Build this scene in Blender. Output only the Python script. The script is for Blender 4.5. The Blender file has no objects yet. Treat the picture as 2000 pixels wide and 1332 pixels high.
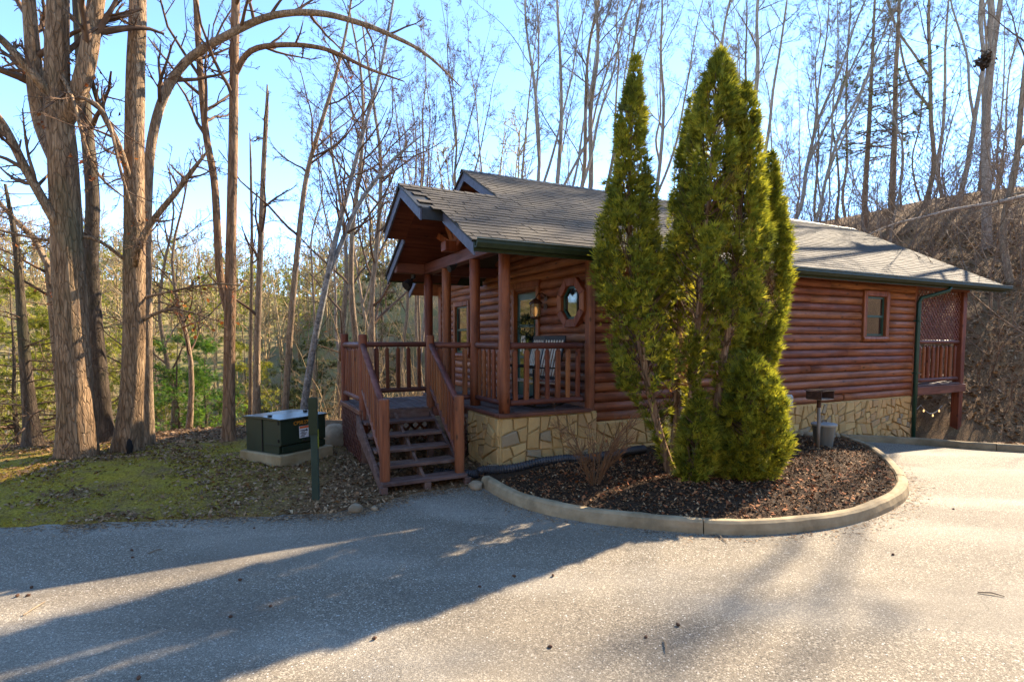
import bpy, bmesh, math, random
import numpy as np
from mathutils import Vector, Matrix

# ------------------------------------------------------------------ camera, sky, sun, exposure
scene = bpy.context.scene
C = scene.collection
PI = math.pi
EYE = 2.0                      # camera height above the drive
FPX = 1078.0                   # focal length in pixels of the 2000 px wide photograph
PITCH = math.radians(3.5)
PCY = 728.0
cd = bpy.data.cameras.new('camera'); cam = bpy.data.objects.new('camera', cd); C.objects.link(cam)
cd.sensor_width = 36.0; cd.lens = 36.0 * FPX / 2000.0; cd.shift_y = (PCY - 666.0) / 2000.0
cd.clip_start = 0.05; cd.clip_end = 4000
cam.location = (0, 0, EYE); cam.rotation_euler = (PI / 2 - PITCH, 0, 0)
scene.camera = cam

SUN_AZ = math.radians(50.3)    # from +Y (view direction) towards +X
SUN_EL = math.radians(35.0)
world = bpy.data.worlds.new('World'); scene.world = world; world.use_nodes = True
wt = world.node_tree
bgn = wt.nodes['Background']
sky = wt.nodes.new('ShaderNodeTexSky'); sky.sky_type = 'NISHITA'; sky.sun_disc = False
sky.sun_elevation = SUN_EL; sky.sun_rotation = SUN_AZ
sky.air_density = 0.3; sky.dust_density = 0.0; sky.ozone_density = 3.0
tint = wt.nodes.new('ShaderNodeMixRGB'); tint.blend_type = 'MULTIPLY'; tint.inputs[0].default_value = 1.0; tint.inputs[2].default_value = (1.2, 1.04, .82, 1)
wt.links.new(sky.outputs[0], tint.inputs[1]); hs = wt.nodes.new('ShaderNodeHueSaturation'); hs.inputs['Saturation'].default_value = 1.14
wt.links.new(tint.outputs[0], hs.inputs['Color']); wt.links.new(hs.outputs[0], bgn.inputs[0]); bgn.inputs[1].default_value = 0.15
sd = bpy.data.lights.new('sun', 'SUN'); sun = bpy.data.objects.new('sun', sd); C.objects.link(sun)
sd.energy = 2.0; sd.angle = math.radians(0.6); sd.color = (1.0, 0.84, 0.62)
SDIR = Vector((math.sin(SUN_AZ) * math.cos(SUN_EL), math.cos(SUN_AZ) * math.cos(SUN_EL), math.sin(SUN_EL)))
sun.rotation_euler = (-SDIR).to_track_quat('-Z', 'Y').to_euler()
scene.view_settings.view_transform = 'Standard'; scene.view_settings.look = 'None'
scene.view_settings.exposure = 3.25; scene.view_settings.gamma = 1.0
scene.view_settings.use_curve_mapping = False
scene.render.engine = 'CYCLES'
try:
    scene.cycles.max_bounces = 4; scene.cycles.diffuse_bounces = 2; scene.cycles.glossy_bounces = 2
    scene.cycles.transparent_max_bounces = 4; scene.cycles.sample_clamp_indirect = 6
except Exception:
    pass

# ------------------------------------------------------------------ small numeric helpers
RN = random.Random(11)
def sm(a, b, x):
    t = np.clip((x - a) / (b - a), 0, 1); return t * t * (3 - 2 * t)
def _hash(ix, iy, iz):
    n = (ix * 374761393 + iy * 668265263 + iz * 1274126177) & 0xffffffff
    n = ((n ^ (n >> 13)) * 1274126177) & 0xffffffff
    return ((n ^ (n >> 16)) & 0xffff) / 65535.0
def vnoise(x, y, z=0.0):
    x, y, z = np.broadcast_arrays(np.asarray(x, float), np.asarray(y, float), np.asarray(z, float))
    ix, iy, iz = (np.floor(a).astype(np.int64) for a in (x, y, z))
    fx, fy, fz = x - ix, y - iy, z - iz
    fx, fy, fz = (f * f * (3 - 2 * f) for f in (fx, fy, fz))
    r = 0
    for dx in (0, 1):
        for dy in (0, 1):
            for dz in (0, 1):
                w = (fx if dx else 1 - fx) * (fy if dy else 1 - fy) * (fz if dz else 1 - fz)
                r = r + w * _hash(ix + dx, iy + dy, iz + dz)
    return r
def fbm(x, y, z=0.0, o=3):
    s, a, t = 0, 0.5, 0
    for k in range(o):
        s = s + a * vnoise(np.asarray(x) * 2 ** k + 17 * k, np.asarray(y) * 2 ** k + 5 * k, np.asarray(z) * 2 ** k); t += a; a *= .5
    return s / t
def ray(px, py):
    xc = (px - 1000) / FPX; yc = -(py - PCY) / FPX
    return Vector((xc, math.cos(PITCH) + yc * math.sin(PITCH), -math.sin(PITCH) + yc * math.cos(PITCH)))
def at(px, py, Y):
    d = ray(px, py); return Vector((0, 0, EYE)) + d * (Y / d.y)
def atz(px, py, z):
    d = ray(px, py); return Vector((0, 0, EYE)) + d * ((z - EYE) / d.z)
def spline(pts, n):
    P = [np.array(p, float) for p in pts]; P = [2 * P[0] - P[1]] + P + [2 * P[-1] - P[-2]]
    out = []
    for i in range(1, len(P) - 2):
        for k in range(n):
            t = k / n
            out.append(.5 * ((2 * P[i]) + (-P[i-1] + P[i+1]) * t + (2*P[i-1] - 5*P[i] + 4*P[i+1] - P[i+2]) * t*t + (-P[i-1] + 3*P[i] - 3*P[i+1] + P[i+2]) * t**3))
    out.append(P[-2]); return out

# ------------------------------------------------------------------ object helpers
def setp(o, label=None, cat=None, group=None, kind=None):
    if label: o['label'] = label
    if cat: o['category'] = cat
    if group: o['group'] = group
    if kind: o['kind'] = kind
    return o
def ob(name, me, mat=None, parent=None, loc=None, rot=None, smooth=False, **kw):
    o = bpy.data.objects.new(name, me); C.objects.link(o)
    if mat is not None and me is not None and len(me.materials) == 0: me.materials.append(mat)
    if parent is not None: o.parent = parent
    if loc is not None: o.location = loc
    if rot is not None: o.rotation_euler = rot
    if smooth: me.polygons.foreach_set('use_smooth', [True] * len(me.polygons))
    return setp(o, **kw)
def empty(name, loc=(0, 0, 0), rz=0.0, **kw):
    o = bpy.data.objects.new(name, None); C.objects.link(o); o.location = loc; o.rotation_euler = (0, 0, rz)
    o.empty_display_size = .1
    return setp(o, **kw)
def npmesh(name, V, F=None, T=None, smooth=False):
    """fast mesh from numpy: V (n,3), F (m,4) quads, T (k,3) triangles"""
    me = bpy.data.meshes.new(name); V = np.asarray(V, np.float32)
    me.vertices.add(len(V)); me.vertices.foreach_set('co', V.ravel())
    idx = []; tot = []
    if F is not None and len(F): idx.append(np.asarray(F, np.int32).ravel()); tot.append(np.full(len(F), 4, np.int32))
    if T is not None and len(T): idx.append(np.asarray(T, np.int32).ravel()); tot.append(np.full(len(T), 3, np.int32))
    idx = np.concatenate(idx); tot = np.concatenate(tot); st = np.concatenate([[0], np.cumsum(tot)[:-1]]).astype(np.int32)
    me.loops.add(len(idx)); me.loops.foreach_set('vertex_index', idx)
    me.polygons.add(len(tot)); me.polygons.foreach_set('loop_start', st); me.polygons.foreach_set('loop_total', tot)
    if smooth: me.polygons.foreach_set('use_smooth', np.ones(len(tot), bool))
    me.update(calc_edges=True); me.validate(); return me
class MB:
    def __init__(s): s.v = []; s.f = []
    def add(s, vs, fs):
        b = len(s.v); s.v += [tuple(v) for v in vs]; s.f += [tuple(i + b for i in f) for f in fs]; return s
    def box(s, lo, hi, M=None):
        x0, y0, z0 = lo; x1, y1, z1 = hi
        vs = [Vector(p) for p in ((x0,y0,z0),(x1,y0,z0),(x1,y1,z0),(x0,y1,z0),(x0,y0,z1),(x1,y0,z1),(x1,y1,z1),(x0,y1,z1))]
        if M is not None: vs = [M @ v for v in vs]
        return s.add(vs, [(0,3,2,1),(4,5,6,7),(0,1,5,4),(1,2,6,5),(2,3,7,6),(3,0,4,7)])
    def bar(s, a, b, w, h, up=(0, 0, 1)):
        """rectangular bar from a to b, width w (sideways) and height h (up)"""
        a, b = Vector(a), Vector(b); d = (b - a).normalized(); u = Vector(up)
        sd_ = d.cross(u)
        if sd_.length < 1e-4: sd_ = d.cross(Vector((1, 0, 0)))
        sd_.normalize(); u = sd_.cross(d).normalized()
        vs = []
        for p in (a, b):
            for i, j in ((-1,-1),(1,-1),(1,1),(-1,1)): vs.append(p + sd_ * (i * w / 2) + u * (j * h / 2))
        return s.add(vs, [(3,2,1,0),(4,5,6,7),(0,1,5,4),(1,2,6,5),(2,3,7,6),(3,0,4,7)])
    def tube(s, pts, rad, n=10, cap=True):
        pts = [Vector(p) for p in pts]; m = len(pts)
        rad = [rad] * m if not hasattr(rad, '__len__') else rad
        t0 = (pts[1] - pts[0]).normalized(); ref = Vector((0, 0, 1)) if abs(t0.z) < .9 else Vector((1, 0, 0))
        nn = t0.cross(ref).normalized(); vs = []
        for i, p in enumerate(pts):
            t = (pts[min(i+1, m-1)] - pts[max(i-1, 0)]).normalized()
            nn = (nn - t * nn.dot(t)).normalized(); bb = t.cross(nn)
            for k in range(n):
                a = 2 * PI * k / n; vs.append(p + (nn * math.cos(a) + bb * math.sin(a)) * rad[i])
        fs = [(i*n+k, i*n+(k+1) % n, (i+1)*n+(k+1) % n, (i+1)*n+k) for i in range(m-1) for k in range(n)]
        if cap: fs += [tuple(range(n-1, -1, -1)), tuple(range((m-1)*n, m*n))]
        return s.add(vs, fs)
    def lathe(s, prof, n=20, cx=0, cy=0):
        vs = [(cx + r*math.cos(2*PI*k/n), cy + r*math.sin(2*PI*k/n), z) for r, z in prof for k in range(n)]
        m = len(prof)
        fs = [(i*n+k, i*n+(k+1) % n, (i+1)*n+(k+1) % n, (i+1)*n+k) for i in range(m-1) for k in range(n)]
        fs += [tuple(range(n-1, -1, -1)), tuple(range((m-1)*n, m*n))]
        return s.add(vs, fs)
    def prism(s, poly, ax, a, b):
        """polygon (2D) extruded along axis ax from a to b; poly coords are the two other axes in xyz order"""
        def p3(q, c): l = list(q); l.insert(ax, c); return tuple(l)
        n = len(poly); vs = [p3(q, a) for q in poly] + [p3(q, b) for q in poly]
        return s.add(vs, [tuple(range(n-1, -1, -1)), tuple(range(n, 2*n))] + [(i, (i+1) % n, n+(i+1) % n, n+i) for i in range(n)])
    def mesh(s, name, bevel=0.0, smooth=False, segs=1):
        me = bpy.data.meshes.new(name); me.from_pydata(s.v, [], s.f); me.update()
        bm = bmesh.new(); bm.from_mesh(me)
        bmesh.ops.recalc_face_normals(bm, faces=bm.faces)
        if bevel > 0: bmesh.ops.bevel(bm, geom=list(bm.edges), offset=bevel, segments=segs, affect='EDGES', profile=.6, clamp_overlap=True)
        bm.to_mesh(me); bm.free()
        if smooth: me.polygons.foreach_set('use_smooth', [True] * len(me.polygons))
        return me
    def build(s, name, mat, parent=None, bevel=0.0, smooth=False, **kw):
        return ob(name, s.mesh(name, bevel, smooth), mat, parent, **kw)

# ------------------------------------------------------------------ materials
def nd(t, typ, ins=None, **attrs):
    n = t.nodes.new(typ)
    for k, v in attrs.items(): setattr(n, k, v)
    for k, v in (ins or {}).items():
        if isinstance(v, bpy.types.NodeSocket): t.links.new(v, n.inputs[k])
        else: n.inputs[k].default_value = v
    return n
def newmat(name):
    m = bpy.data.materials.new(name); m.use_nodes = True
    t = m.node_tree; return m, t, t.nodes['Principled BSDF']
def c4(c): return (c[0], c[1], c[2], 1.0)
def ramp(t, fac, stops, interp='LINEAR'):
    n = nd(t, 'ShaderNodeValToRGB', {'Fac': fac}); cr = n.color_ramp; cr.interpolation = interp
    while len(cr.elements) < len(stops): cr.elements.new(.5)
    for e, (p, c) in zip(cr.elements, stops):
        e.position = p; e.color = c4(c) if hasattr(c, '__len__') else (c, c, c, 1)
    return n.outputs[0]
def noise(t, vec, scale, detail=4.0, rough=.6, dist=0.0):
    return nd(t, 'ShaderNodeTexNoise', {'Vector': vec, 'Scale': scale, 'Detail': detail, 'Roughness': rough, 'Distortion': dist}).outputs['Fac']
def mixc(t, fac, a, b, blend='MIX'):
    return nd(t, 'ShaderNodeMixRGB', {'Fac': fac, 'Color1': a if isinstance(a, bpy.types.NodeSocket) else c4(a), 'Color2': b if isinstance(b, bpy.types.NodeSocket) else c4(b)}, blend_type=blend).outputs[0]
def math_(t, op, a, b=0.0, c=0.0): return nd(t, 'ShaderNodeMath', {0: a, 1: b, 2: c}, operation=op).outputs[0]
def bump(t, h, strength=.5, dist=.01, normal=None):
    d = {'Height': h, 'Strength': strength, 'Distance': dist}
    if normal is not None: d['Normal'] = normal
    return nd(t, 'ShaderNodeBump', d).outputs[0]
def ocoord(t, scale=(1, 1, 1), rnd=0.0):
    v = nd(t, 'ShaderNodeTexCoord').outputs['Object']
    if rnd:
        r = nd(t, 'ShaderNodeObjectInfo').outputs['Random']
        rr = nd(t, 'ShaderNodeVectorMath', {0: r, 1: (rnd, rnd * 1.7, rnd * .6)}, operation='MULTIPLY').outputs[0]
        v = nd(t, 'ShaderNodeVectorMath', {0: v, 1: rr}, operation='ADD').outputs[0]
    return nd(t, 'ShaderNodeMapping', {'Vector': v, 'Scale': scale}).outputs[0]
def objvar(t, col, amt=.2, hue=0.0):
    r = nd(t, 'ShaderNodeObjectInfo').outputs['Random']
    v = math_(t, 'MULTIPLY_ADD', r, 2 * amt, 1 - amt)
    return nd(t, 'ShaderNodeHueSaturation', {'Color': col, 'Value': v, 'Hue': math_(t, 'MULTIPLY_ADD', r, 2 * hue, .5 - hue)}).outputs[0]
def L(t, out, bs, name): t.links.new(out, bs.inputs[name])
def simple(name, c1, c2, scale=6.0, vscale=(1, 1, 1), rough=.7, bmp=.2, bd=.004, var=0.0, spec=.4, metal=0.0, detail=5.0):
    m, t, b = newmat(name); v = ocoord(t, vscale, 9.0 if var else 0)
    n = noise(t, v, scale, detail)
    col = ramp(t, n, [(.3, c1), (.7, c2)])
    if var: col = objvar(t, col, var)
    L(t, col, b, 'Base Color'); b.inputs['Roughness'].default_value = rough; b.inputs['Metallic'].default_value = metal
    b.inputs['Specular IOR Level'].default_value = spec
    if bmp: L(t, bump(t, noise(t, v, scale * 3, 4), bmp, bd), b, 'Normal')
    return m
def wood(name, dark, mid, lite, axis=0, rough=.52, var=.22, knots=True, worn=0.0, spec=.35):
    m, t, b = newmat(name)
    s = [14.0, 14.0, 14.0]; s[axis] = .9
    v = ocoord(t, s, 13.0); v2 = ocoord(t, (1, 1, 1), 13.0)
    n = noise(t, v, 1.0, 6, .65, .6); col = ramp(t, n, [(.28, dark), (.5, mid), (.75, lite)])
    blot = noise(t, v2, 2.3, 3); col = mixc(t, math_(t, 'MULTIPLY', ramp(t, blot, [(.45, 0.0), (.7, 1.0)]), .55), col, dark)
    if knots:
        ks = [7.0, 7.0, 7.0]; ks[axis] = 3.0
        vo = nd(t, 'ShaderNodeTexVoronoi', {'Vector': ocoord(t, ks, 13.0), 'Scale': 1.0}).outputs['Distance']
        col = mixc(t, ramp(t, vo, [(.06, .85), (.17, 0.0)]), col, (dark[0] * .3, dark[1] * .3, dark[2] * .3))
    if worn:
        g = noise(t, v2, 9.0, 5); col = mixc(t, math_(t, 'MULTIPLY', ramp(t, g, [(.5, 0.0), (.72, 1.0)]), worn), col, (.33, .25, .2))
    col = objvar(t, col, var, .008)
    L(t, col, b, 'Base Color'); b.inputs['Specular IOR Level'].default_value = spec
    L(t, ramp(t, n, [(.3, rough + .16), (.7, rough - .06)]), b, 'Roughness')
    L(t, bump(t, n, .35, .006), b, 'Normal'); return m
def bark(name, c1, c2, c3, ridge=18.0, depth=.02, moss=None, vs=.2, rough=.9, lich=None):
    m, t, b = newmat(name); v = ocoord(t, (1, 1, vs), 7.0)
    n1 = noise(t, v, ridge * .55, 8, .68, 1.2)
    vo = nd(t, 'ShaderNodeTexVoronoi', {'Vector': nd(t, 'ShaderNodeVectorMath', {0: v, 1: nd(t, 'ShaderNodeVectorMath', {0: nd(t, 'ShaderNodeTexNoise', {'Vector': v, 'Scale': 5.0}).outputs['Color'], 'Scale': .16}, operation='SCALE').outputs[0]}, operation='ADD').outputs[0], 'Scale': ridge}, feature='DISTANCE_TO_EDGE').outputs['Distance']
    crack = ramp(t, vo, [(.0, 0.0), (.10, 1.0)])
    h = math_(t, 'ADD', math_(t, 'MULTIPLY', crack, .55), n1)
    col = ramp(t, n1, [(.3, c1), (.52, c2), (.72, c3)])
    col = mixc(t, math_(t, 'MULTIPLY', math_(t, 'SUBTRACT', 1.0, crack), .42), col, (c1[0] * .35, c1[1] * .35, c1[2] * .35))
    big = noise(t, ocoord(t, (1, 1, .4), 7.0), 1.6, 4)
    if moss: col = mixc(t, math_(t, 'MULTIPLY', ramp(t, big, [(.52, 0.0), (.7, 1.0)]), .6), col, moss)
    if lich:
        lo = noise(t, ocoord(t, (1, 1, .8), 7.0), 7.0, 5, .7); col = mixc(t, ramp(t, lo, [(.52, 0.0), (.62, .85)]), col, lich)
    L(t, objvar(t, col, .12), b, 'Base Color'); b.inputs['Roughness'].default_value = rough; b.inputs['Specular IOR Level'].default_value = .2
    L(t, bump(t, h, .9, depth), b, 'Normal'); return m
def island(name, stops, rough=.8, trans=0.0, objr=False, spec=.2, jit=0.0):
    """one colour per loose piece (leaf, chip, frond)"""
    m, t, b = newmat(name)
    r = nd(t, 'ShaderNodeNewGeometry').outputs['Random Per Island']
    if jit:
        pn = noise(t, nd(t, 'ShaderNodeNewGeometry').outputs['Position'], 2.2, 2)
        r = math_(t, 'ADD', math_(t, 'MULTIPLY', r, 1 - jit), math_(t, 'MULTIPLY', ramp(t, pn, [(.3, 0.0), (.7, 1.0)]), jit))
    col = ramp(t, r, stops)
    L(t, col, b, 'Base Color'); b.inputs['Roughness'].default_value = rough; b.inputs['Specular IOR Level'].default_value = spec
    if trans:
        tr = nd(t, 'ShaderNodeBsdfTranslucent', {'Color': mixc(t, .5, col, mixc(t, 1.0, col, (1.5, 1.4, .7), 'MULTIPLY'))})
        mx = nd(t, 'ShaderNodeMixShader', {0: trans}); t.links.new(b.outputs[0], mx.inputs[1]); t.links.new(tr.outputs[0], mx.inputs[2])
        t.links.new(mx.outputs[0], t.nodes['Material Output'].inputs['Surface'])
    return m

WD = ((.08, .026, .013), (.24, .079, .034), (.40, .15, .062))
M_logx = wood('log_stain_x', *WD, axis=0)
M_logy = wood('log_stain_y', *WD, axis=1)
M_post = wood('post_stain', (.085, .025, .011), (.21, .062, .025), (.33, .11, .042), axis=2, rough=.5)
M_railx = wood('rail_stain_x', (.07, .024, .016), (.15, .05, .03), (.23, .085, .05), axis=0, knots=False)
M_raily = wood('rail_stain_y', (.07, .024, .016), (.15, .05, .03), (.23, .085, .05), axis=1, knots=False)
M_balus = wood('baluster_stain', (.09, .024, .01), (.21, .062, .022), (.32, .11, .04), axis=2, rough=.5)
M_trim = wood('trim_stain', (.10, .026, .01), (.24, .07, .025), (.36, .125, .05), axis=2, rough=.45, knots=False)
M_deck = wood('deck_board', (.07, .045, .04), (.15, .105, .095), (.24, .18, .165), axis=1, rough=.7, knots=False, worn=.25)
M_tread = wood('tread_board', (.06, .03, .022), (.14, .075, .055), (.22, .135, .105), axis=0, rough=.65, knots=False, worn=.3)
M_ceil = wood('ceiling_board', (.06, .018, .01), (.14, .04, .018), (.2, .065, .03), axis=0, rough=.6)
M_lat = wood('lattice_wood', (.07, .025, .018), (.16, .055, .036), (.24, .095, .065), axis=2, rough=.65, knots=False)
M_green = simple('green_paint', (.016, .026, .012), (.03, .042, .02), 9, rough=.5, bmp=.08, spec=.25)
M_spout = simple('teal_green_enamel', (.008, .045, .032), (.014, .065, .048), 7, rough=.35, bmp=.05, spec=.5)
M_fascia = simple('slate_blue_fascia', (.055, .06, .09), (.10, .11, .16), 14, (1, 1, 1), rough=.55, bmp=.2)
M_drip = simple('roof_edge_dark', (.01, .012, .012), (.025, .026, .026), 9, rough=.6)
M_board = simple('sheathing', (.05, .03, .02), (.09, .05, .03), 8)
M_conc = simple('concrete_kerb', (.17, .125, .07), (.42, .32, .19), 3.2, rough=.9, bmp=.5, bd=.006, var=.08, spec=.2, detail=8)
M_pad = simple('concrete_pad', (.20, .14, .06), (.40, .32, .19), 2.6, rough=.9, bmp=.3, bd=.004, spec=.2, detail=7)
M_mortar = simple('mortar', (.45, .30, .12), (.62, .44, .21), 9, rough=.95, bmp=.6, bd=.006, spec=.15)
M_black = simple('black_metal', (.008, .008, .008), (.02, .019, .018), 12, rough=.5, bmp=.1)
M_pipe = simple('black_corrugated_plastic', (.018, .018, .02), (.045, .045, .05), 5, rough=.45, bmp=.1, spec=.5)
M_galv = simple('galvanised_metal', (.10, .105, .095), (.19, .195, .175), 3, (1, 1, .3), rough=.5, bmp=.1, metal=.45)
M_lid = simple('galvanised_lid_sunlit', (.26, .26, .24), (.4, .4, .37), 4, rough=.5, bmp=.1, metal=.3)  # paler than the bin body: sunlight on the lid put into the colour
M_rust = simple('rusty_iron', (.03, .015, .01), (.09, .045, .03), 20, rough=.8, bmp=.4)
M_pole = simple('weathered_steel_pole', (.16, .13, .10), (.32, .27, .21), 8, (1, 1, .3), rough=.6, bmp=.2, metal=.2)
M_tgreen = simple('transformer_green', (.012, .022, .012), (.022, .036, .019), 3, rough=.42, bmp=.05, spec=.5)
M_stakeg = simple('stake_green', (.02, .035, .025), (.05, .07, .04), 5, (1, 1, .3), rough=.8, bmp=.4, detail=7)
M_grey = simple('grey_box_plastic', (.28, .29, .29), (.4, .41, .4), 8, rough=.5, bmp=.05)
M_white = simple('white_vinyl', (.5, .5, .47), (.65, .65, .61), 8, rough=.5, bmp=.05)
M_cream = simple('cream_slat_wood', (.45, .36, .26), (.68, .58, .44), 8, rough=.5, bmp=.1)
M_orange = simple('orange_print', (.75, .28, .02), (.8, .33, .03), 20, rough=.5, bmp=0)
M_redpr = simple('warning_red_print', (.7, .12, .03), (.75, .15, .04), 20, rough=.5, bmp=0)
M_inkpr = simple('black_print', (.02, .02, .02), (.05, .05, .05), 20, rough=.5, bmp=0)
M_lab = simple('white_sticker', (.62, .62, .62), (.74, .74, .74), 20, rough=.4, bmp=0)
M_rock = simple('river_stone', (.20, .14, .08), (.40, .30, .19), 4, rough=.85, bmp=.5, bd=.01, var=.25, spec=.2, detail=8)
M_curtain = simple('cream_curtain', (.5, .45, .36), (.65, .6, .5), 12, (4, 4, .2), rough=.9)
M_dark = simple('interior_shade_black', (.006, .005, .004), (.012, .01, .008), 3, rough=.9, bmp=0)  # near-black colour stands in for the shade inside windows and hollow
def glass_mat():
    m, t, b = newmat('window_glass'); b.inputs['Base Color'].default_value = (.012, .013, .013, 1); b.inputs['Roughness'].default_value = .04
    b.inputs['Specular IOR Level'].default_value = 1.0; b.inputs['IOR'].default_value = 1.9
    v = ocoord(t); L(t, bump(t, noise(t, v, 2.0, 1), .03, .02), b, 'Normal'); return m
M_glass = glass_mat()
def emit_mat(name, col, s):
    m, t, b = newmat(name); b.inputs['Base Color'].default_value = c4(col); b.inputs['Emission Color'].default_value = c4(col); b.inputs['Emission Strength'].default_value = s
    v = ocoord(t); L(t, ramp(t, noise(t, v, 20, 2), [(.3, (col[0]*.8, col[1]*.7, col[2]*.5)), (.7, col)]), b, 'Emission Color'); return m
M_bulb = emit_mat('lit_bulb', (1.0, .60, .25), .22)
def lamp_glass():
    m, t, b = newmat('seeded_lamp_glass'); b.inputs['Base Color'].default_value = (.5, .42, .3, 1); b.inputs['Roughness'].default_value = .25
    b.inputs['Transmission Weight'].default_value = .75; L(t, bump(t, noise(t, ocoord(t), 60, 2), .3, .003), b, 'Normal'); return m
M_lampg = lamp_glass()
def stone_mat():
    m, t, b = newmat('veneer_stone'); v = ocoord(t, (1, 1, 1), 11.0)
    n = noise(t, v, 5.0, 8, .65); n2 = noise(t, v, 28, 5)
    r = nd(t, 'ShaderNodeObjectInfo').outputs['Random']
    base = ramp(t, r, [(0, (.58, .35, .13)), (.25, (.64, .42, .17)), (.5, (.53, .33, .13)), (.68, (.63, .38, .16)), (.84, (.48, .30, .14)), (.93, (.33, .26, .17)), (1, (.38, .30, .2))], 'CONSTANT')
    col = mixc(t, ramp(t, n, [(.35, 0.0), (.7, .55)]), base, (.36, .24, .10))
    col = mixc(t, ramp(t, n2, [(.5, 0.0), (.75, .35)]), col, (.5, .4, .24))
    L(t, col, b, 'Base Color'); b.inputs['Roughness'].default_value = .9; b.inputs['Specular IOR Level'].default_value = .2
    L(t, bump(t, math_(t, 'ADD', n, math_(t, 'MULTIPLY', n2, .5)), .8, .018), b, 'Normal'); return m
M_stone = stone_mat()
def shingle_mat():
    m, t, b = newmat('asphalt_shingle'); g = nd(t, 'ShaderNodeNewGeometry')
    r = math_(t, 'FRACT', math_(t, 'ADD', g.outputs['Random Per Island'], nd(t, 'ShaderNodeObjectInfo').outputs['Random']))
    col = ramp(t, r, [(0, (.035, .029, .023)), (.3, (.052, .043, .034)), (.55, (.073, .06, .046)), (.8, (.045, .039, .032)), (1, (.095, .077, .055))])
    n = noise(t, g.outputs['Position'], .7, 4); col = mixc(t, ramp(t, n, [(.42, 0.0), (.75, .5)]), col, (.15, .115, .08))
    gr = noise(t, g.outputs['Position'], 130, 2); col = mixc(t, .35, col, ramp(t, gr, [(.3, (.024, .021, .018)), (.7, (.19, .16, .125))]))
    L(t, col, b, 'Base Color'); b.inputs['Roughness'].default_value = .88; b.inputs['Specular IOR Level'].default_value = .25
    L(t, bump(t, gr, .4, .004), b, 'Normal'); return m
M_shing = shingle_mat()
def asphalt_mat():
    m, t, b = newmat('worn_asphalt'); v = nd(t, 'ShaderNodeTexCoord').outputs['Object']
    fine = noise(t, v, 150, 2, .7); grit = nd(t, 'ShaderNodeTexVoronoi', {'Vector': v, 'Scale': 105.0})
    spk = nd(t, 'ShaderNodeTexVoronoi', {'Vector': v, 'Scale': 30.0, 'Randomness': 1.0})
    col = ramp(t, fine, [(.3, (.08, .062, .044)), (.5, (.172, .14, .10)), (.72, (.31, .26, .19))])
    gsep = nd(t, 'ShaderNodeSeparateColor', {0: grit.outputs['Color']}).outputs[0]
    col = mixc(t, ramp(t, gsep, [(.8, 0.0), (.86, .75)]), col, (.40, .345, .26))
    col = mixc(t, ramp(t, gsep, [(.12, .6), (.18, 0.0)]), col, (.04, .034, .028))
    # scattered pale stone chips
    ssep = nd(t, 'ShaderNodeSeparateColor', {0: spk.outputs['Color']}).outputs[1]
    chip = math_(t, 'MULTIPLY', ramp(t, spk.outputs['Distance'], [(.12, 1.0), (.19, 0.0)]), ramp(t, ssep, [(.62, 0.0), (.7, 1.0)]))
    col = mixc(t, math_(t, 'MULTIPLY', chip, .8), col, (.74, .7, .63))
    # salt wash left along the wheel tracks: bands bent by noise
    sep = nd(t, 'ShaderNodeSeparateXYZ', {0: v})
    wob = nd(t, 'ShaderNodeTexNoise', {'Vector': nd(t, 'ShaderNodeMapping', {'Vector': v, 'Scale': (.28, .28, 1)}).outputs[0], 'Scale': 1.0, 'Detail': 3.0}).outputs['Fac']
    yy = math_(t, 'ADD', math_(t, 'ADD', sep.outputs[1], math_(t, 'MULTIPLY', sep.outputs[0], .22)), math_(t, 'MULTIPLY', wob, 2.2))
    band = ramp(t, math_(t, 'ABSOLUTE', math_(t, 'SINE', math_(t, 'MULTIPLY', yy, 1.9))), [(.55, 0.0), (1.0, 1.0)])
    patch = noise(t, nd(t, 'ShaderNodeMapping', {'Vector': v, 'Scale': (.5, 1.1, 1)}).outputs[0], 1.0, 3, .6)
    salt = math_(t, 'MULTIPLY', math_(t, 'MULTIPLY', band, ramp(t, patch, [(.36, 0.0), (.62, 1.0)])), ramp(t, fine, [(.36, .1), (.6, 1.0)]))
    col = mixc(t, math_(t, 'MULTIPLY', salt, .55), col, (.44, .39, .31))
    blot = noise(t, v, 22, 2, .55); col = mixc(t, ramp(t, blot, [(.70, 0.0), (.76, .55)]), col, (.70, .65, .57))
    # tan grit drift
    tan = noise(t, v, .5, 2); col = mixc(t, ramp(t, tan, [(.45, 0.0), (.72, .3)]), col, (.25, .205, .145))
    # darker oily wear patches and hairline cracks
    wear = noise(t, nd(t, 'ShaderNodeMapping', {'Vector': v, 'Scale': (.35, .8, 1)}).outputs[0], 1.0, 3, .6, .8); col = mixc(t, ramp(t, wear, [(.45, 0.0), (.68, .42)]), col, (.10, .082, .062))
    wv = nd(t, 'ShaderNodeVectorMath', {0: v, 1: nd(t, 'ShaderNodeVectorMath', {0: nd(t, 'ShaderNodeTexNoise', {'Vector': v, 'Scale': 2.2, 'Detail': 3.0}).outputs['Color'], 'Scale': .5}, operation='SCALE').outputs[0]}, operation='ADD').outputs[0]
    ck = nd(t, 'ShaderNodeTexVoronoi', {'Vector': wv, 'Scale': .33}, feature='DISTANCE_TO_EDGE').outputs['Distance']
    col = mixc(t, math_(t, 'MULTIPLY', ramp(t, ck, [(.0015, .32), (.004, 0.0)]), ramp(t, patch, [(.45, 0.0), (.55, 1.0)])), col, (.03, .026, .022))
    L(t, col, b, 'Base Color'); b.inputs['Roughness'].default_value = .85; b.inputs['Specular IOR Level'].default_value = .3
    L(t, bump(t, fine, .8, .006), b, 'Normal'); return m
M_asph = asphalt_mat()
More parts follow.
